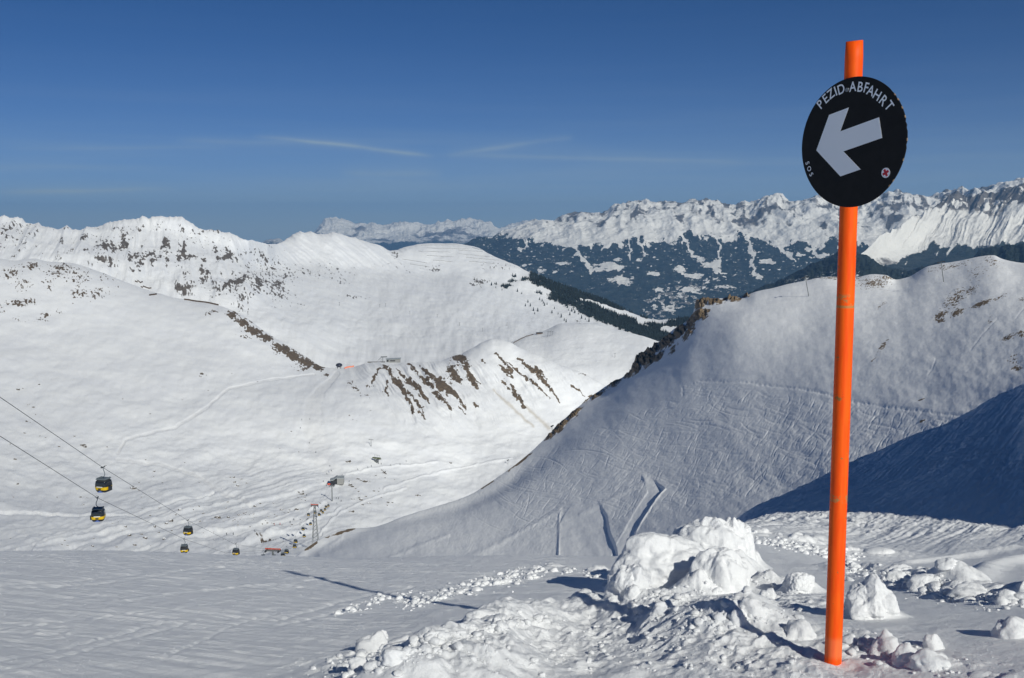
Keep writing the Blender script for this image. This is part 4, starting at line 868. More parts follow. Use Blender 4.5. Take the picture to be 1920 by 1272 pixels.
chunks = [(1895, 1196, 52, 46, 'snow chunk at the right edge casting a long shadow'),
          (1751, 1218, 32, 30, 'small upright snow chunk in open snow right of the pole'), (1500, 1196, 50, 34, 'snow block just left of the pole foot'), (1663, 1228, 44, 52, 'lumpy snow clod nearest the pole on its right'),
          (1700, 1240, 40, 34, 'snow clod beside the lumpy one right of the pole'), (1745, 1254, 66, 34, 'wide knobbly snow clod at the bottom right of the pole'), (703, 1222, 50, 42, 'largest snow chunk at the bottom left, beside its dark hollow'), (716, 1200, 18, 22, 'small pointed snow chunk behind the largest bottom left one'),
          (676, 1252, 30, 26, 'round snow chunk low at the bottom left'), (740, 1246, 42, 26, 'flat snow chunk right of the largest bottom left one'), (1038, 1073, 14, 9, 'lone small snow ball on the smooth piste edge'), (1124, 1072, 34, 11, 'flat snow chunk touching the left foot of the heap'),
          (1008, 1068, 18, 8, 'snow chunk at the upper end of the rubble trail'), (960, 1078, 16, 8, 'snow chunk midway along the rubble trail'), (905, 1092, 16, 7, 'snow chunk at the lower end of the rubble trail'), (1777, 1072, 32, 16, 'isolated snow lump on the tracked snow right of the pole'),
          (1205, 1146, 26, 12, 'low snow nub below the heap on the left'), (1240, 1152, 28, 17, 'rounded snow nub below the heap'), (1408, 1150, 38, 32, 'round snow clod in the crumbly patch between heap and pole'),
          (1382, 1168, 22, 20, 'small snow clod at the bottom of the crumbly patch'), (1440, 1118, 24, 16, 'small snow clod at the top right of the crumbly patch'), (905, 1158, 44, 16, 'sharp crest of snow on the left of the berm'), (1185, 1120, 26, 26, 'small snow peak against the front of the heap'),
          (1600, 1064, 20, 12, 'small clod at the left end of the far rubble band'), (1680, 1086, 30, 16, 'clod near the middle of the far rubble band'), (1735, 1102, 44, 22, 'large clod in the far rubble band'), (1820, 1118, 46, 20, 'flat clod toward the right of the far rubble band'), (1890, 1128, 40, 18, 'clod at the right end of the far rubble band')]
for i, (x, y, w, h, lb) in enumerate(chunks):
    lump(x, y, w, h, lb, i + 30, .8, .26, 4, .22, group='loose snow chunks in the foreground', rz=i * .7, fr=1.25)
# crumbs: too many to count
mb = MB(); rc = random.Random(5)
def crumbs(pts, wid, n, s0, s1):
    for _ in range(n):
        t = rc.random() * (len(pts) - 1); i = int(t); f = t - i
        x = pts[i][0] + (pts[i + 1][0] - pts[i][0]) * f + rc.gauss(0, wid); y = pts[i][1] + (pts[i + 1][1] - pts[i][1]) * f + rc.gauss(0, wid * .35)
        if y > 1270 or y < 980: continue
        g = FG.hit(x, y); sz = s0 * (s1 / s0) ** (rc.random() ** 3.0)
        mb.rock((g.x, g.y, g.z + sz * .08), (sz * 1.2, sz * rc.uniform(.7, 1.3), sz * rc.uniform(.6, .95)), int(rc.random() * 9999), 2, rc.random() * 3, 8, .12, 13)
crumbs([(640, 1262), (700, 1240), (790, 1218), (860, 1195)], 30, 300, .007, .05)
crumbs([(880, 1190), (950, 1172), (1030, 1160)], 16, 90, .01, .05)
crumbs([(760, 1136), (850, 1110), (930, 1090), (1010, 1070)], 16, 380, .010, .055)
crumbs([(640, 1150), (700, 1130), (780, 1112)], 12, 60, .01, .05)
crumbs([(1230, 1160), (1340, 1155), (1450, 1150)], 44, 240, .006, .05)
crumbs([(850, 1240), (1100, 1200), (1300, 1200), (1500, 1230)], 60, 260, .004, .03)
crumbs([(1150, 1110), (1250, 1120), (1350, 1110), (1440, 1080)], 24, 130, .008, .05)
crumbs([(1600, 1072), (1700, 1092), (1800, 1116), (1920, 1132)], 24, 480, .010, .07)
crumbs([(1400, 1012), (1500, 1026), (1600, 1048)], 14, 320, .015, .085)
crumbs([(1600, 1200), (1680, 1230), (1780, 1258)], 22, 120, .01, .05)
crumbs([(1150, 1100), (1100, 1075), (1060, 1072)], 10, 40, .01, .05)
crumbs([(1000, 1240), (1300, 1240), (1500, 1250)], 60, 60, .008, .03)
tag(mb.build('snow_rubble', SM, None, True), 'crumbled snow scattered over the groomed foreground', 'snow rubble', kind='stuff')
cm = flat('ice_crystal', (.95, .96, .98), .15, spec=1.0); mb = MB()
for _ in range(900):
    x, y = rc.uniform(0, 1920), 1050 + 222 * rc.random()
    if x > 1400 and y < 1080: continue
    g = FG.hit(x, y); sz = .00040 * g.length ** .9 * rc.uniform(.4, 1.15) ** 2
    p = g + Vector((0, 0, sz)); a = Vector(SUN).orthogonal().normalized(); b = Vector(SUN).cross(a)
    mb.add([p + a * sz, p + b * sz, p - a * sz, p - b * sz, p + Vector(SUN) * sz * .5, p - Vector(SUN) * sz], [(0, 1, 4), (1, 2, 4), (2, 3, 4), (3, 0, 4), (1, 0, 5), (2, 1, 5), (3, 2, 5), (0, 3, 5)])
tag(mb.build('snow_crystals', cm), 'glinting ice crystals strewn on the foreground snow', 'ice crystals', kind='stuff')

# ---------------------------------------------------------------- the gondola lift
dark = flat('dark_lift_metal', (.045, .05, .055), .5, .3); glass = flat('tinted_window', (.02, .022, .026), .08, spec=.8)
yellow = flat('yellow_cabin_panel', (.75, .48, .01), .4); grey = flat('grey_roof_metal', (.16, .19, .21), .5, .2); lattice = flat('galvanised_lattice', (.17, .18, .18), .6, .2)
redp = flat('red_lift_paint', (.62, .10, .05), .5, var=.15); blue = flat('blue_print', (.10, .16, .42), .5); whit = flat('white_print', (.75, .75, .72), .5)
def rounded(w, h, n=6, tx=.80, bx=.78, r=.28):
    """barrel-shaped cabin outline in x,z (z from 0 to h)"""
    pts = []
    prof = [(bx, 0), (.93, .16), (1.0, .42), (.97, .68), (.88, .90), (tx * .86, 1.0)]
    for x, z in prof: pts.append((x * w / 2, z * h))
    return pts + [(-x, z) for x, z in reversed(pts)]
def make_cabin():
    root = empty('gondola_cabin', (0, 0, 0))                 # origin at the cable grip
    hz = -3.95; h = 2.1; w = 2.2; dp = 2.2
    ring = rounded(w, h); n = len(ring); ys = [(-1, .80), (-.82, .95), (-.4, 1.0), (.4, 1.0), (.82, .95), (1, .80)]
    def shell(z0, z1, grow, name, mat, par, yl=ys):
        mb = MB(); vs = []; zs = np.linspace(z0, z1, 7)
        for z_ in zs:
            hw = np.interp(z_, [p[1] for p in ring[:n // 2]], [p[0] for p in ring[:n // 2]]) + grow
            for k in range(28):
                a = 2 * math.pi * k / 28; c_, s_ = math.cos(a), math.sin(a); e = .42
                vs.append((hw * math.copysign(abs(c_) ** e, c_), hw * .98 * math.copysign(abs(s_) ** e, s_), hz + z_))
        m = 28
        fs = [(i * m + k, i * m + (k + 1) % m, (i + 1) * m + (k + 1) % m, (i + 1) * m + k) for i in range(6) for k in range(m)] + [tuple(range(m))[::-1], tuple(6 * m + k for k in range(m))]
        mb.add(vs, fs); return mb.build(name, mat, par, True)
    body = shell(0, h * .97, 0, 'cabin_body', dark, root)
    shell(h * .45, h * .86, .012, 'window_band', glass, root)
    shell(h * .18, h * .42, .018, 'yellow_band', yellow, root)
    mb = MB(); mb.box((0, -1.13, hz + h * .445), (1.05, .03, .13)); mb.box((0, 1.13, hz + h * .445), (1.05, .03, .13)); each(mb, 'white_lettering_strip', whit, body)
    mb = MB(); mb.box((0, -1.135, hz + h * .29), (.5, .03, .2)); mb.box((0, 1.135, hz + h * .29), (.5, .03, .2)); each(mb, 'dark_number_plate', dark, body)
    mb = MB(); mb.prism([(-.45, hz + .02), (.45, hz + .02), (0, hz + .32)], -1.10, -.9); mb.build('blue_mountain_badge', blue, body)
    mb = MB(); mb.box((0, 0, hz + h + .02), (1.7, 1.7, .14)); rf_ = mb.build('roof', grey, root); mb = MB(); mb.box((.75, 0, hz + h + .15), (.16, 1.4, .12)); mb.box((-.75, 0, hz + h + .15), (.16, 1.4, .12)); each(mb, 'roof_rail', grey, rf_)
    mb = MB(); mb.tube([(0, 0, 0), (.05, 0, -.3), (.26, 0, -.8), (.3, 0, -1.15), (.15, 0, -1.45), (-.15, 0, -1.62), (-.35, 0, -1.68), (-.3, 0, hz + h + .05)], .065, 8); mb.build('hanger_arm', grey, root, True)
    mb = MB(); mb.box((0, 0, .05), (.16, .95, .16)); mb.tube([(-.1, -.5, .16), (.35, -.5, .28)], .04, 6); mb.tube([(-.1, .5, .16), (.35, .5, .28)], .04, 6); mb.build('cable_grip', lattice, root)
    mb = MB(); mb.box((1.2, 0, hz + .55), (.22, .75, .7)); mb.build('ski_rack', dark, root)
    return root
# cable courses: nearer line pair runs from high on the left down to the towers
T1 = at(512, 1028, 455); T2 = at(588, 946, 760); T3 = at(622, 911, 940)
def sep(p, s_):                                            # the two ropes hang left and right of a tower head
    return p
def cable_pts(pix): return [at(x, y, r) for x, y, r in pix]
up_rope = [(-220, 590, 80), (0, 745, 112), (193, 877, 160), (352, 976, 256), (441, 1021, 322), (500, 1030, 450), (552, 1008, 620), (582, 947, 752), (604, 938, 850), (617, 910, 940), (622, 900, 990)]
dn_rope = [(-220, 690, 80), (0, 818, 116), (183, 934, 166), (345, 1011, 274), (423, 1037, 345), (524, 1030, 455), (570, 984, 640), (595, 946, 760), (611, 937, 850), (627, 911, 945), (632, 900, 990)]
for nm, rp_, lb in (('haul_cable', up_rope, 'steel haul cable carrying the upper line of yellow gondolas'), ('haul_cable', dn_rope, 'steel haul cable carrying the lower line of yellow gondolas')):
    mb = MB(); P_ = cable_pts(rp_)
    pts = []
    for a, b in zip(P_[:-1], P_[1:]): pts += [a.lerp(b, k / 6) for k in range(6)]
    pts.append(P_[-1]); mb.tube(pts, .033, 6); tag(mb.build(nm, dark), lb, 'cable', 'haul cables of the gondola lift')
cab0 = make_cabin()
CAB = [(193, 877, 160, 'nearest gondola cabin, hanging from the upper cable at the left'), (183, 934, 168, 'gondola cabin straight below the nearest one, on the lower cable'), (352, 976, 258, 'second gondola cabin along the upper cable'), (345, 1011, 276, 'second gondola cabin along the lower cable'),
       (442, 1020, 330, 'third gondola cabin along the upper cable, just above the snow edge'), (493, 1034, 430, 'gondola cabin left under the red tower head'), (513, 1035, 520, 'gondola cabin straight under the red tower head'), (530, 1031, 500, 'gondola cabin right below the red tower head, the lower of a pair'),
       (537, 1025, 520, 'gondola cabin right below the red tower head, the upper of a pair'), (552, 1016, 570, 'lower cabin of the pair halfway between the red head and lattice tower'), (554, 1007, 590, 'upper cabin of the pair halfway between the red head and lattice tower'), (570, 998, 680, 'lower cabin of the pair just left of the lattice tower foot'),
       (568, 985, 700, 'upper cabin of the pair just left of the lattice tower foot'), (582, 976, 760, 'cabin directly left of the lattice tower shaft'), (578, 959, 800, 'cabin left of the lattice tower, just under its head'), (591, 955, 800, 'cabin touching the lattice tower just under its head'),
       (598, 959, 820, 'first cabin right of the lattice tower'), (605, 955, 840, 'second cabin right of the lattice tower'), (602, 952, 860, 'small cabin above the first pair right of the lattice tower'), (609, 950, 880, 'lower cabin of the middle pair right of the lattice tower'), (611, 945, 900, 'upper cabin of the middle pair right of the lattice tower'), (615.5, 943, 920, 'farthest gondola cabin, near the last tower below the station')]
for i, (x, y, r, lb) in enumerate(CAB):
    c = cab0 if i == 0 else copy_tree(cab0)
    c.location = at(x, y, r); c.rotation_euler = (0, 0, R(-14) if i % 2 == 0 else R(10))
    c.scale = (-.9 if i == 1 else .9, .9, .9)
    tag(c, lb, 'gondola cabin', 'yellow and black gondola cabins')
def lattice_tower(base, top, w0, w1, label, head=True, hw=5.2, group=None, red_head=True, solid=False, name='gondola_tower', rz=0.0):
    t = empty(name, base, rz); h = top - base.z; mb = MB()
    if solid:
        mb.tube([(0, 0, -2), (0, 0, h)], w0 / 2, 12, True, w1 / 2)
    else:
        for sx in (-1, 1):
            for sy in (-1, 1): mb.tube([(sx * w0 / 2, sy * w0 / 2, -3), (sx * w1 / 2, sy * w1 / 2, h)], .16, 6)
        nb = 9
        for k in range(nb):
            a, b = k / nb, (k + 1) / nb; wa, wb = w0 + (w1 - w0) * a, w0 + (w1 - w0) * b
            for sy in (-1, 1):
                mb.tube([(-wa / 2, sy * wa / 2, h * a), (wb / 2, sy * wb / 2, h * b)], .09, 4); mb.tube([(wa / 2, sy * wa / 2, h * a), (-wb / 2, sy * wb / 2, h * b)], .09, 4)
                mb.tube([(sy * wa / 2, -wa / 2, h * a), (sy * wb / 2, wb / 2, h * b)], .09, 4)
    mb.build('tower_shaft', lattice, t)
    mb = MB(); mb.box((0, 0, h + .35), (hw, .7, .7)); mb.build('cross_arm', lattice, t)
    for sx in (-1, 1):
        mb = MB(); mb.box((sx * hw * .45, 0, h + .1), (.5, 3.6, .5))
        for k in range(4): mb.tube([(sx * hw * .45 - .2, -1.4 + k * .93, h + .3), (sx * hw * .45 + .2, -1.4 + k * .93, h + .3)], .34, 10)
        mb.build('sheave_train', dark, t)
    if red_head:
        mb = MB(); mb.box((0, 0, h + 1.15), (hw * 1.08, .25, .45))
        for k in range(7): mb.tube([(-hw / 2 + hw * k / 6, 0, h + .7), (-hw / 2 + hw * k / 6, 0, h + 1.0)], .09, 6)
        mb.build('red_work_platform', redp, t)
    tag(t, label, 'lift tower', group); return t
g = at(512, 1052, 455); lattice_tower(g, at(512, 1034, 455).z, .9, .8, 'lift tower with a long red platform rising just behind the snow edge', hw=6.6, solid=True, group='towers of the gondola lift', rz=R(-8))
g = at(592, 1011, 760); g2 = at(588, 949, 760); lattice_tower(Vector((g2.x + .8, g2.y, g.z)), g2.z, 4.2, 1.0, 'tall lattice lift tower with a red head standing beside the slope edge', hw=5.0, group='towers of the gondola lift')
g = Al.hit(623, 941); g2 = at(622, 912, math.hypot(g.x, g.y)); lattice_tower(g, g2.z, 1.1, .8, 'slender lift tower just below the grey valley station', hw=4.6, solid=True, red_head=False, group='towers of the gondola lift')

# stations and other structures in the basin
timber = flat('dark_timber', (.10, .07, .05), .7, var=.3, scale=.8); pale = flat('pale_metal_roof', (.40, .43, .43), .5, var=.08, scale=.3); concrete = flat('concrete_wall', (.28, .28, .27), .8, var=.1)
def place(L, px, py): return L.hit(px, py)
g = place(Al, 632, 908); st = empty('lift_station', g, R(6)); tag(st, 'grey flat-roofed lift station with an open dark front in the basin', 'station')
mb = MB(); mb.box((3.6, 3, 3.2), (7.0, 12, 6.4)); mb.build('garage_wall', concrete, st); mb = MB(); mb.box((3.6, 3, 6.6), (7.6, 12.6, .5)); mb.build('roof', pale, st)
mb = MB(); mb.box((-3.6, 3, 2.2), (6.4, 10, 4.4)); mb.build('boarding_hall', dark, st)
mb = MB(); mb.prism([(-7.6, 4.5), (-3.8, 5.4), (.0, 8.0), (.0, 7.5), (-3.8, 4.8), (-7.6, 4.1)], -3.5, 8.5); hallr = mb.build('boarding_roof', pale, st)
mb = MB(); mb.box((-3.6, -2.2, 1.2), (5.8, .3, 2.4)); mb.build('opening_shade_panel', glass, st)  # dark slab stands in for the shade inside the open front
mb = MB(); mb.box((-8.4, -3, .9), (2.8, .3, 1.8)); mb.build('red_safety_fence', redp, st)
g = place(Al, 706, 868); cs = empty('chairlift_station', g, R(-25)); tag(cs, 'small green chairlift drive station on a snow platform', 'station')
mb = MB(); mb.tube([(-2.5, 0, -1), (-2.5, 0, 5.5)], .45, 8); mb.tube([(2.5, 0, -1), (2.5, 0, 5.5)], .45, 8); each(mb, 'support_column', lattice, cs); mb = MB(); mb.box((0, 0, 2), (2, 2, 4)); mb.build('control_cabin', lattice, cs)
mb = MB(); mb.box((0, 0, 5.6), (10, 2.8, 1.3)); mb.build('drive_housing', flat('green_housing', (.16, .18, .10), .6, var=.2, scale=.6), cs); mb = MB(); mb.tube([(3.6, 0, 4.6), (3.6, 0, 4.9)], 2.6, 20); mb.build('bullwheel', dark, cs)
mb = MB()
for k in range(4): mb.tube([(-4 + k * 2.2, 1.6, 6.2), (-4 + k * 2.2, 2.2, 9.0)], .12, 5)
mb.tube([(-4, 1.9, 8.6), (3, 1.9, 8.6)], .14, 5); mb.build('access_ladder', lattice, cs)
def t_tower(g, h, arm, label, name='chairlift_tower', group=None, chairs=0, lean=0, rz=0, rad=.32):
    t = empty(name, g, rz); t.rotation_euler.y = R(lean); mb = MB(); mb.tube([(0, 0, -1.5), (0, 0, h)], rad, 8, True, rad * .75); mb.build('post', lattice, t)
    mb = MB(); mb.box((0, 0, h), (arm, .35, .35))
    for sx in (-1, 1): mb.box((sx * arm / 2, 0, h - .15), (.3, 2.2, .35))
    mb.build('cross_arm', dark, t); tag(t, label, 'lift tower', group); return t
g = place(Al, 696, 838); t_tower(g, 8.5, 5.5, 'chairlift tower standing just above the green drive station', rz=R(-20))
RCG = 'mountain restaurant on the rib'
g = place(Al, 722, 679); g.z -= .5; rs_ = empty('mountain_restaurant', g, R(4)); tag(rs_, 'low grey building with a long terrace on the rib crest', 'building')
mb = MB(); mb.box((13, 5, 2.6), (22, 12, 5.2)); mb.build('wall', concrete, rs_); mb = MB(); mb.prism([(1, 5.2), (25, 6.4), (25, 5.8), (1, 4.9)], -2, 12); mb.build('roof', pale, rs_)
mb = MB(); mb.box((-14, 0, .9), (28, 4, 1.3)); mb.build('terrace_wall', flat('weathered_terrace', (.13, .12, .11), .7, var=.2), rs_)
mb = MB(); mb.box((4, -1.4, 3.0), (3, .4, 2.4)); mb.box((12, -1.4, 3.0), (8, .4, 1.4)); each(mb, 'window', glass, rs_)
mb = MB(); mb.tube([(-4, 4, 0), (-4, 4, 9)], .35, 8); mb.box((-2, 4, 8.8), (10, 2.2, 1.4)); mb.tube([(-6, 4, 8), (-12, 4, 3)], .35, 6); mb.build('lift_terminal', lattice, rs_)
g = place(Al, 635, 688); us = empty('lift_terminal', g, R(0)); tag(us, 'dark rounded lift terminal on the saddle above the rock rib', 'station')
mb = MB(); mb.blob((0, 4, 5.0), (10.5, 13, 6.4), 2, .03, 3); mb.build('dark_cover', flat('dark_blue_cover', (.035, .04, .06), .35), us, True); mb = MB(); mb.tube([(2.5, 0, -2), (2.5, 0, 4)], .6, 8); mb.tube([(-2.5, 4, -2), (-2.5, 4, 4)], .6, 8); each(mb, 'support_column', concrete, us)
mb = MB(); mb.tube([(-5, -1, 1.5), (6, -1, 3)], .2, 5); mb.tube([(4, -1, -4), (4, -1, 3)], .3, 5); mb.build('loading_ramp_rail', dark, us)
# red net fence along the cat track
def fence_line(L, pix, h, mat, postm, label, name, dz=0.0, th=.12, kind='fence', grp=None, panelname='net_panel', gap=0):
    P_ = []
    for (x0, y0), (x1, y1) in zip(pix[:-1], pix[1:]):
        for k in range(8): P_.append(L.hit(x0 + (x1 - x0) * k / 8, y0 + (y1 - y0) * k / 8))
    P_.append(L.hit(*pix[-1])); o0 = P_[0].copy(); t = empty(name, o0); mb = MB(); mp_ = MB()
    for k, (a, b) in enumerate(zip(P_[:-1], P_[1:])):
        a = a - o0; b = b - o0; d = (b - a); n_ = Vector((-d.y, d.x, 0)).normalized() * th / 2
        if True:
            vs = [a - n_ + Vector((0, 0, .1 + dz)), b - n_ + Vector((0, 0, .1 + dz)), b + n_ + Vector((0, 0, .1 + dz)), a + n_ + Vector((0, 0, .1 + dz))]
            vs += [v + Vector((0, 0, h)) for v in vs]
            mb.add(vs, [(0, 3, 2, 1), (4, 5, 6, 7), (0, 1, 5, 4), (1, 2, 6, 5), (2, 3, 7, 6), (3, 0, 4, 7)])
        mp_.tube([a + Vector((0, 0, -.6)), a + Vector((0, 0, h + .35 + dz))], max(.07, th * .5), 5)
    mb.build(panelname, mat, t); each(mp_, 'fence_post', postm, t); tag(t, label, kind, grp); return t
netm = flat('orange_safety_net', (.75, .26, .16), .7)
fence_line(Al, [(646, 692), (655, 689), (664, 685)], 2.2, netm, redp, 'orange safety net beside the cat track on the saddle', 'safety_net', th=.3)
for k, (a, b, lb) in enumerate([((253, 531), (268, 532), 'highest'), ((264, 541), (284, 543), 'second'), ((280, 555), (294, 553), 'third, short'), ((345, 563), (410, 568), 'longest, rightmost')]):
    fence_line(B if k < 2 else Al, [a, b], 2.6, timber, timber, f'{lb} dark snow fence on the bench below the round summit', 'snow_fence', th=.4, grp='dark snow fences on the bench', panelname='board_panel', gap=5)
# avalanche barriers in rows across the far dome
bar = flat('barrier_steel', (.36, .36, .36), .6)
rows_b = []
for k, (x0, y0, x1, y1) in enumerate([(790, 461, 860, 460), (800, 466, 880, 468), (785, 472, 845, 474), (860, 470, 905, 473), (800, 480, 850, 483), (860, 477, 925, 483), (875, 484, 935, 489), (812, 489, 850, 492), (880, 491, 925, 495), (755, 487, 800, 494), (770, 496, 806, 502), (885, 465, 905, 470)]):
    names = ['topmost', 'second from the top', 'upper left', 'upper right', 'middle left', 'middle right', 'long right-hand', 'lower middle', 'lower right', 'lower left', 'lowest left', 'short one at the right shoulder,']
    fence_line(B, [(x0, y0), (x1, y1)], 2.3, bar, bar, f'{names[k]} row of avalanche barriers on the snowy dome', 'avalanche_barrier', th=.6, kind='barrier', grp='rows of avalanche barriers on the dome', panelname='barrier_panel', gap=4)
# buildings on the plateau shoulder
g = place(D, 1011, 627); hut = empty('lift_building', g, R(10)); tag(hut, 'long dark lift building on the snowy shoulder', 'building')
mb = MB(); mb.box((0, 0, 1.6), (14, 7, 3.2)); mb.build('wall', timber, hut); mb = MB(); mb.box((0, 0, 3.6), (15.5, 8.5, .6)); mb.build('roof', dark, hut)
fence_line(D, [(963, 644), (985, 632), (1000, 628)], 1.6, timber, timber, 'dark fence climbing to the lift building on the shoulder', 'snow_fence', th=.5, grp=None, panelname='board_panel', gap=3)
g = place(D, 1031, 631); pg = empty('lift_gantry', g, R(0)); tag(pg, 'three-legged steel lift gantry right of the dark lift building', 'lift tower')
mb = MB()
for k in range(3): mb.tube([(-5.5 + k * 5, 0, -2), (-4.5 + k * 4.6, 0, 11)], .4, 6)
each(mb, 'gantry_leg', lattice, pg); mb = MB(); mb.box((0, 0, 11), (15, .8, .7)); mb.build('cross_beam', lattice, pg)
g = place(Al if False else D, 1153, 671); t_tower(g, 9, 4.5, 'lone T-shaped lift tower on the right of the shoulder', rad=.4)
BL = [(637, 574), (712, 577), (723, 575), (769, 590), (820, 596), (905, 622), (862, 612), (950, 612)]
for k, (x, y) in enumerate(BL): t_tower(place(B, x, y), 9, 4, 'small T-bar lift tower in the broad bowl', rad=.45, group='T-bar towers strung across the bowl')
# T-bar towers on the big slope, with their long shadows
g = place(I, 1517, 556); t_tower(g, 10.5, 3.2, 'T-bar lift tower left of the orange pole on the big slope', name='drag_lift_tower', rad=.22, lean=-12, group='T-bar towers on the big slope')
g = place(I, 1769, 529); t_tower(g, 10, 3.0, 'T-bar lift tower right of the orange pole below the rounded crest', name='drag_lift_tower', rad=.22, lean=-10, group='T-bar towers on the big slope')
# snow guns
def snow_gun(g, s_, label):
    t = empty('snow_gun', g); mb = MB(); mb.tube([(0, 0, -1), (0, 0, 4.2 * s_)], .16 * s_, 6); mb.build('mast', lattice, t); mb = MB(); mb.tube([(-.9 * s_, 0, 4.0 * s_), (.9 * s_, 0, 4.9 * s_)], .45 * s_, 10); mb.build('fan_barrel', dark, t); tag(t, label, 'snow gun', 'snow guns'); return t
snow_gun(place(I, 1035, 812), 1.0, 'snow gun on the rocky edge above the gully'); snow_gun(place(Al, 953, 872), 1.3, 'snow gun beside the small boulder in the valley bottom')

# ---------------------------------------------------------------- boulders in the basin
bmat, nt, P = new_mat('boulder_rock'); q = N(nt)
gn = q.n('ShaderNodeNewGeometry'); sp_ = q.n('ShaderNodeSeparateXYZ'); q.l(gn.outputs['Normal'], sp_.inputs[0])
rcol = q.mix(q.noise(.9, detail=5), (.05, .043, .038), (.17, .145, .12))
sn_ = q.ramp(q.math('ADD', sp_.outputs['Z'], q.math('MULTIPLY', q.noise(.8, detail=3), .4)), .93, 1.05)
q.l(q.mix(sn_, rcol, SNOW), P.inputs['Base Color']); P.inputs['Roughness'].default_value = .85
protos = []
for k in range(5):
    mb = MB(); mb.blob((0, 0, 0), (1, .9, .8), k * 13 + 4, .45, 2, 0, 1.4); me = mb.build('boulder', bmat, None, False); protos.append(me)
BO = []
def bl(x, y, w): BO.append((x, y, w))
for x, y, w in [(155, 838, 9), (160, 840, 7), (28, 862, 6), (33, 908, 6), (250, 917, 10), (46, 814, 4), (111, 839, 4), (140, 819, 4), (54, 760, 4), (63, 765, 5), (73, 723, 4), (33, 732, 6), (43, 730, 3), (273, 863, 3), (289, 885, 5), (201, 840, 3), (85, 822, 3), (150, 933, 5), (156, 948, 5), (163, 935, 3),
                (305, 906, 3), (288, 895, 2), (374, 907, 3), (338, 957, 8), (362, 957, 3), (290, 989, 7), (408, 972, 10), (428, 972, 6), (398, 974, 3), (450, 974, 3), (440, 905, 5), (446, 912, 6), (438, 896, 5), (453, 900, 4), (432, 897, 4), (462, 907, 3), (470, 1, 0),
                (243, 1006, 8), (272, 1011, 8), (308, 1012, 8), (298, 1000, 4), (322, 996, 4), (252, 1024, 6), (174, 1025, 6), (116, 1023, 3), (126, 1024, 4), (320, 980, 9), (312, 983, 6), (236, 990, 6), (228, 996, 4), (218, 1028, 5), (265, 1003, 5), (330, 966, 4), (447, 967, 4), (468, 966, 3),
                (566, 928, 8), (560, 925, 5), (568, 922, 4), (478, 951, 6), (488, 945, 5), (528, 957, 6), (515, 966, 4), (557, 958, 7), (541, 962, 4), (475, 966, 3), (492, 983, 4), (501, 982, 4), (460, 965, 3), (446, 985, 3), (600, 945, 4), (565, 938, 3), (572, 940, 3),
                (655, 867, 8), (650, 868, 5), (720, 887, 9), (716, 883, 5), (723, 889, 5), (684, 904, 9), (676, 902, 5), (692, 905, 5), (671, 899, 6), (668, 899, 3), (657, 910, 7), (661, 914, 7), (655, 912, 4), (667, 918, 4), (672, 923, 4), (705, 893, 4), (722, 897, 3), (740, 900, 3), (701, 922, 5), (710, 922, 3), (711, 917, 2),
                (677, 939, 8), (692, 945, 8), (680, 948, 5), (673, 935, 5), (686, 932, 4), (728, 944, 6), (735, 944, 4), (726, 949, 4), (782, 931, 6), (787, 930, 4), (661, 961, 8), (655, 961, 4), (664, 937, 3), (659, 937, 3), (715, 934, 3), (845, 869, 6), (612, 964, 3), (546, 811, 3), (560, 848, 3)]:
    if w: bl(x, y, w)
rb = random.Random(3)
for _ in range(80):
    x = rb.uniform(0, 560); y = rb.uniform(700, 1025)
    if y > 940 - (x * .1) or rb.random() < .35: bl(x, y, rb.choice([1.6, 2, 2.4, 3]))
for _ in range(36): bl(rb.gauss(470, 70), rb.gauss(968, 16), rb.choice([1.8, 2.2, 3, 4]))
zones = [('far up the left basin', lambda x, y: y < 800), ('near the highest left cabin', lambda x, y: x < 260 and y < 960), ('low on the left under the cables', lambda x, y: x < 330), ('in the boulder field right of the second cabins', lambda x, y: x < 600), ('in the boulder field right of the valley station', lambda x, y: x < 760), ('far right in the valley bottom', lambda x, y: True)]
zd = {}
for i, (x, y, w) in enumerate(BO):
    if y > 1032: continue
    g = Al.hit(x, y); sc_ = w / FPX * g.length * 1.05
    src = protos[i % 5]; o = src.copy(); C.objects.link(o); o.location = g + Vector((0, 0, sc_ * .12)); o.scale = (sc_, sc_ * .8, sc_ * .62); o.rotation_euler = (0, 0, i * 1.7)
    zn = next(z_ for z_, f_ in zones if f_(x, y)); size = 'large' if w >= 7 else ('middle-sized' if w >= 4 else 'small')
    tag(o, f'{size} dark boulder capped with snow, {zn}', 'boulder', f'{size} boulders {zn}')
for o in protos: bpy.data.objects.remove(o)

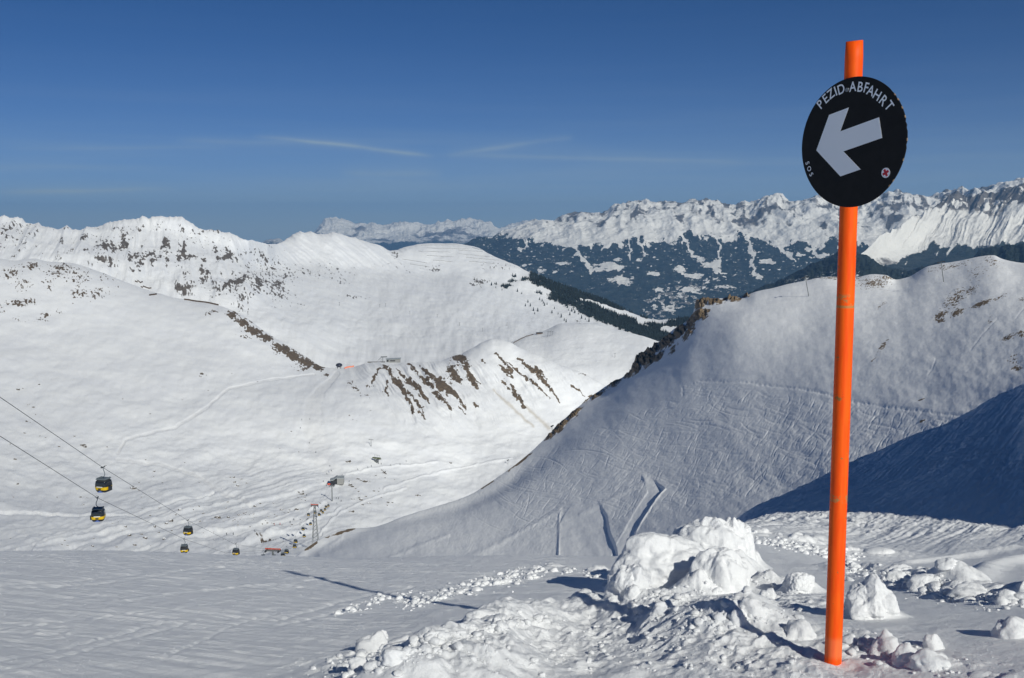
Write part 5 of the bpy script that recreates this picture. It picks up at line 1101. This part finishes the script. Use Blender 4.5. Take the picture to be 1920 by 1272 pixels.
# ---------------------------------------------------------------- skiers, far below
def person_mesh(jacket, seed):
    root = empty('person', (0, 0, 0)); mb = MB()
    mb.tube([(-.1, 0, 0), (-.12, -.06, .48), (-.06, 0, .88)], .065, 8, True, .10); mb.tube([(.14, .05, 0), (.13, -.04, .48), (.06, 0, .88)], .065, 8, True, .10)
    mb.tube([(0, 0, .82), (0, -.02, 1.1), (0, -.05, 1.38), (0, -.05, 1.5)], .16, 10, True, .15); mb.tube([(0, -.05, 1.46), (0, -.06, 1.56)], .06, 8)
    mb.tube([(-.19, -.04, 1.42), (-.28, -.1, 1.15), (-.22, -.32, 1.02)], .06, 6, True, .045); mb.tube([(.19, -.04, 1.42), (.28, -.1, 1.15), (.22, -.32, 1.02)], .06, 6, True, .045); mb.blob((0, -.07, 1.66), (.2, .23, .26), 1, .04, 2)
    mb.build('body_and_suit', jacket, root, True)
    mb = MB(); mb.box((-.12, -.1, .02), (.1, 1.65, .03)); mb.box((.15, -.05, .02), (.1, 1.65, .03)); each(mb, 'ski', dark, root)
    mb = MB(); mb.tube([(-.24, -.32, 1.05), (-.34, .1, .02)], .012, 4); mb.tube([(.24, -.32, 1.05), (.34, .1, .02)], .012, 4); each(mb, 'ski_pole', lattice, root)
    return root
cols = [('dark', flat('dark_ski_suit', (.03, .035, .05), .7)), ('red', flat('red_ski_suit', (.5, .05, .04), .7)), ('blue', flat('blue_ski_suit', (.05, .1, .3), .7))]
sources = [person_mesh(m_, k) for k, (n_, m_) in enumerate(cols)]
SK = [(514, 986, 1), (525, 985, 1), (425, 1006, 0), (437, 1004, 0), (544, 981, 0), (551, 977, 0), (478, 998, 0), (631, 936, 0), (635, 937, 0), (640, 942, 0), (632, 946, 0), (613, 890, 0), (617, 887, 2), (622, 885, 0), (619, 876, 0), (612, 912, 0), (606, 906, 0), (566, 789, 0), (580, 832, 0), (592, 850, 0), (563, 804, 0), (581, 787, 0), (715, 871, 0),
      (690, 878, 0), (696, 876, 0), (671, 882, 0), (733, 874, 0), (750, 872, 0), (762, 866, 0), (642, 893, 0), (575, 930, 0), (597, 954, 2), (655, 905, 0), (583, 948, 1)]
first = [True] * 3; used = {}
for x, y, ci_ in SK:
    g = Al.hit(x, y); o = sources[ci_] if first[ci_] else copy_tree(sources[ci_]); first[ci_] = False
    o.location = g; o.rotation_euler = (0, 0, x * 1.3); o.scale = (1.15,) * 3
    zn = 'by the valley station' if 600 < x < 650 and y < 915 else ('on the run above the station' if y < 860 else ('on the flat track right of the station' if x > 650 else ('on the lower piste near the towers' if x > 500 else 'on the lower piste at the left')))
    tag(o, f'tiny skier in a {cols[ci_][0]} suit {zn}', 'person', f'{cols[ci_][0]} skiers {zn}')

# ---------------------------------------------------------------- trees at the tree line
cr_m = flat('spruce_needles', (.015, .026, .028), .9, var=.35, scale=.02); tr_m = flat('spruce_bark', (.06, .045, .035), .9)
def spruce(mb, p, h, w, seed, seg=6):
    for k, (z0, z1, f) in enumerate([(.08, .50, 1.0), (.32, .78, .72), (.58, 1.0, .44)]):
        vs = [p + Vector((w / 2 * f * (1 + .25 * math.sin(seed * 3 + a * 2.1)) * math.cos(a * 2 * math.pi / seg + k), w / 2 * f * math.sin(a * 2 * math.pi / seg + k), h * z0)) for a in range(seg)] + [p + Vector((0, 0, h * z1))]
        mb.add(vs, [(a, (a + 1) % seg, seg) for a in range(seg)] + [tuple(range(seg))[::-1]])
mb = MB(); rf = np.random.default_rng(4); tA = B.attrs['tree']; ok = np.nonzero((tA > .45) & (B.U > 880) & (B.U < 1300))
el = B.Z / B.r; vis = np.maximum.accumulate(el, axis=0) <= el + 1e-4
cand = [(i, j) for i, j in zip(*ok) if vis[i, j]]; rf.shuffle(cand)
for i, j in cand[:5200]:
    p = Vector((B.X[i, j] + rf.uniform(-3, 3), B.Y[i, j] + rf.uniform(-6, 6), B.Z[i, j] - 1)); spruce(mb, p, rf.uniform(9, 17), rf.uniform(5, 8), i + j, 4)
tag(mb.build('spruce_forest', cr_m), 'dark spruce forest running down the right flank of the dome', 'forest', kind='stuff')
mb = MB(); spruce(mb, Vector((0, 0, 0)), 14, 6.5, 1, 7); src = empty('spruce_tree', (0, 0, 0)); mb.build('crown', cr_m, src); mb = MB(); mb.tube([(0, 0, -1.5), (0, 0, 4)], .28, 6, True, .2); mb.build('trunk', tr_m, src)
TR = [(1012, 563), (1016, 566), (1019, 570), (1021, 574), (1026, 572), (1000, 584), (1003, 590), (1008, 585), (1060, 575), (1064, 578), (1066, 583), (1072, 585), (1075, 582), (1078, 588), (1046, 590), (1052, 596), (1085, 590), (1068, 592), (1040, 580), (1035, 588), (1058, 602), (1062, 605), (990, 568), (985, 575), (995, 575), (1030, 560), (970, 548), (978, 552), (1090, 598), (1098, 600), (1104, 604), (930, 541), (922, 536), (941, 545)]
for i, (x, y) in enumerate(TR):
    o = src if i == 0 else copy_tree(src); o.location = B.hit(x, y); o.scale = (1 + .3 * math.sin(i * 3),) * 3; o.rotation_euler = (0, 0, i)
    zn = 'below the dome' if x < 975 else ('on the spotted hillside left of the forest' if x < 1045 else 'close to the forest edge')
    tag(o, f'single small spruce on the snow {zn}', 'tree', f'scattered spruces {zn}')

# ================================================================ the air
def haze_box(x0, x1, y0, y1, z0, z1):
    v = [(x, y, z) for z in (z0, z1) for y in (y0, y1) for x in (x0, x1)]
    f = [(0, 2, 3, 1), (4, 5, 7, 6), (0, 1, 5, 4), (2, 6, 7, 3), (0, 4, 6, 2), (1, 3, 7, 5)]
    me = bpy.data.meshes.new('haze'); me.from_pydata(v, [], f); me.update()
    m = bpy.data.materials.new('haze'); m.use_nodes = True; t = m.node_tree; t.nodes.clear()
    o_ = t.nodes.new('ShaderNodeOutputMaterial'); p = t.nodes.new('ShaderNodeVolumePrincipled')
    p.inputs['Color'].default_value = (.27, .56, 1.0, 1); p.inputs['Density'].default_value = HAZE; p.inputs['Anisotropy'].default_value = 0.0
    t.links.new(p.outputs[0], o_.inputs['Volume']); me.materials.append(m)
    o = bpy.data.objects.new('haze', me); C.objects.link(o); o['kind'] = 'stuff'; return o
HAZE = 2.6e-5
haze_box(-42000, 42000, -3000, 46000, -2700, 1100)
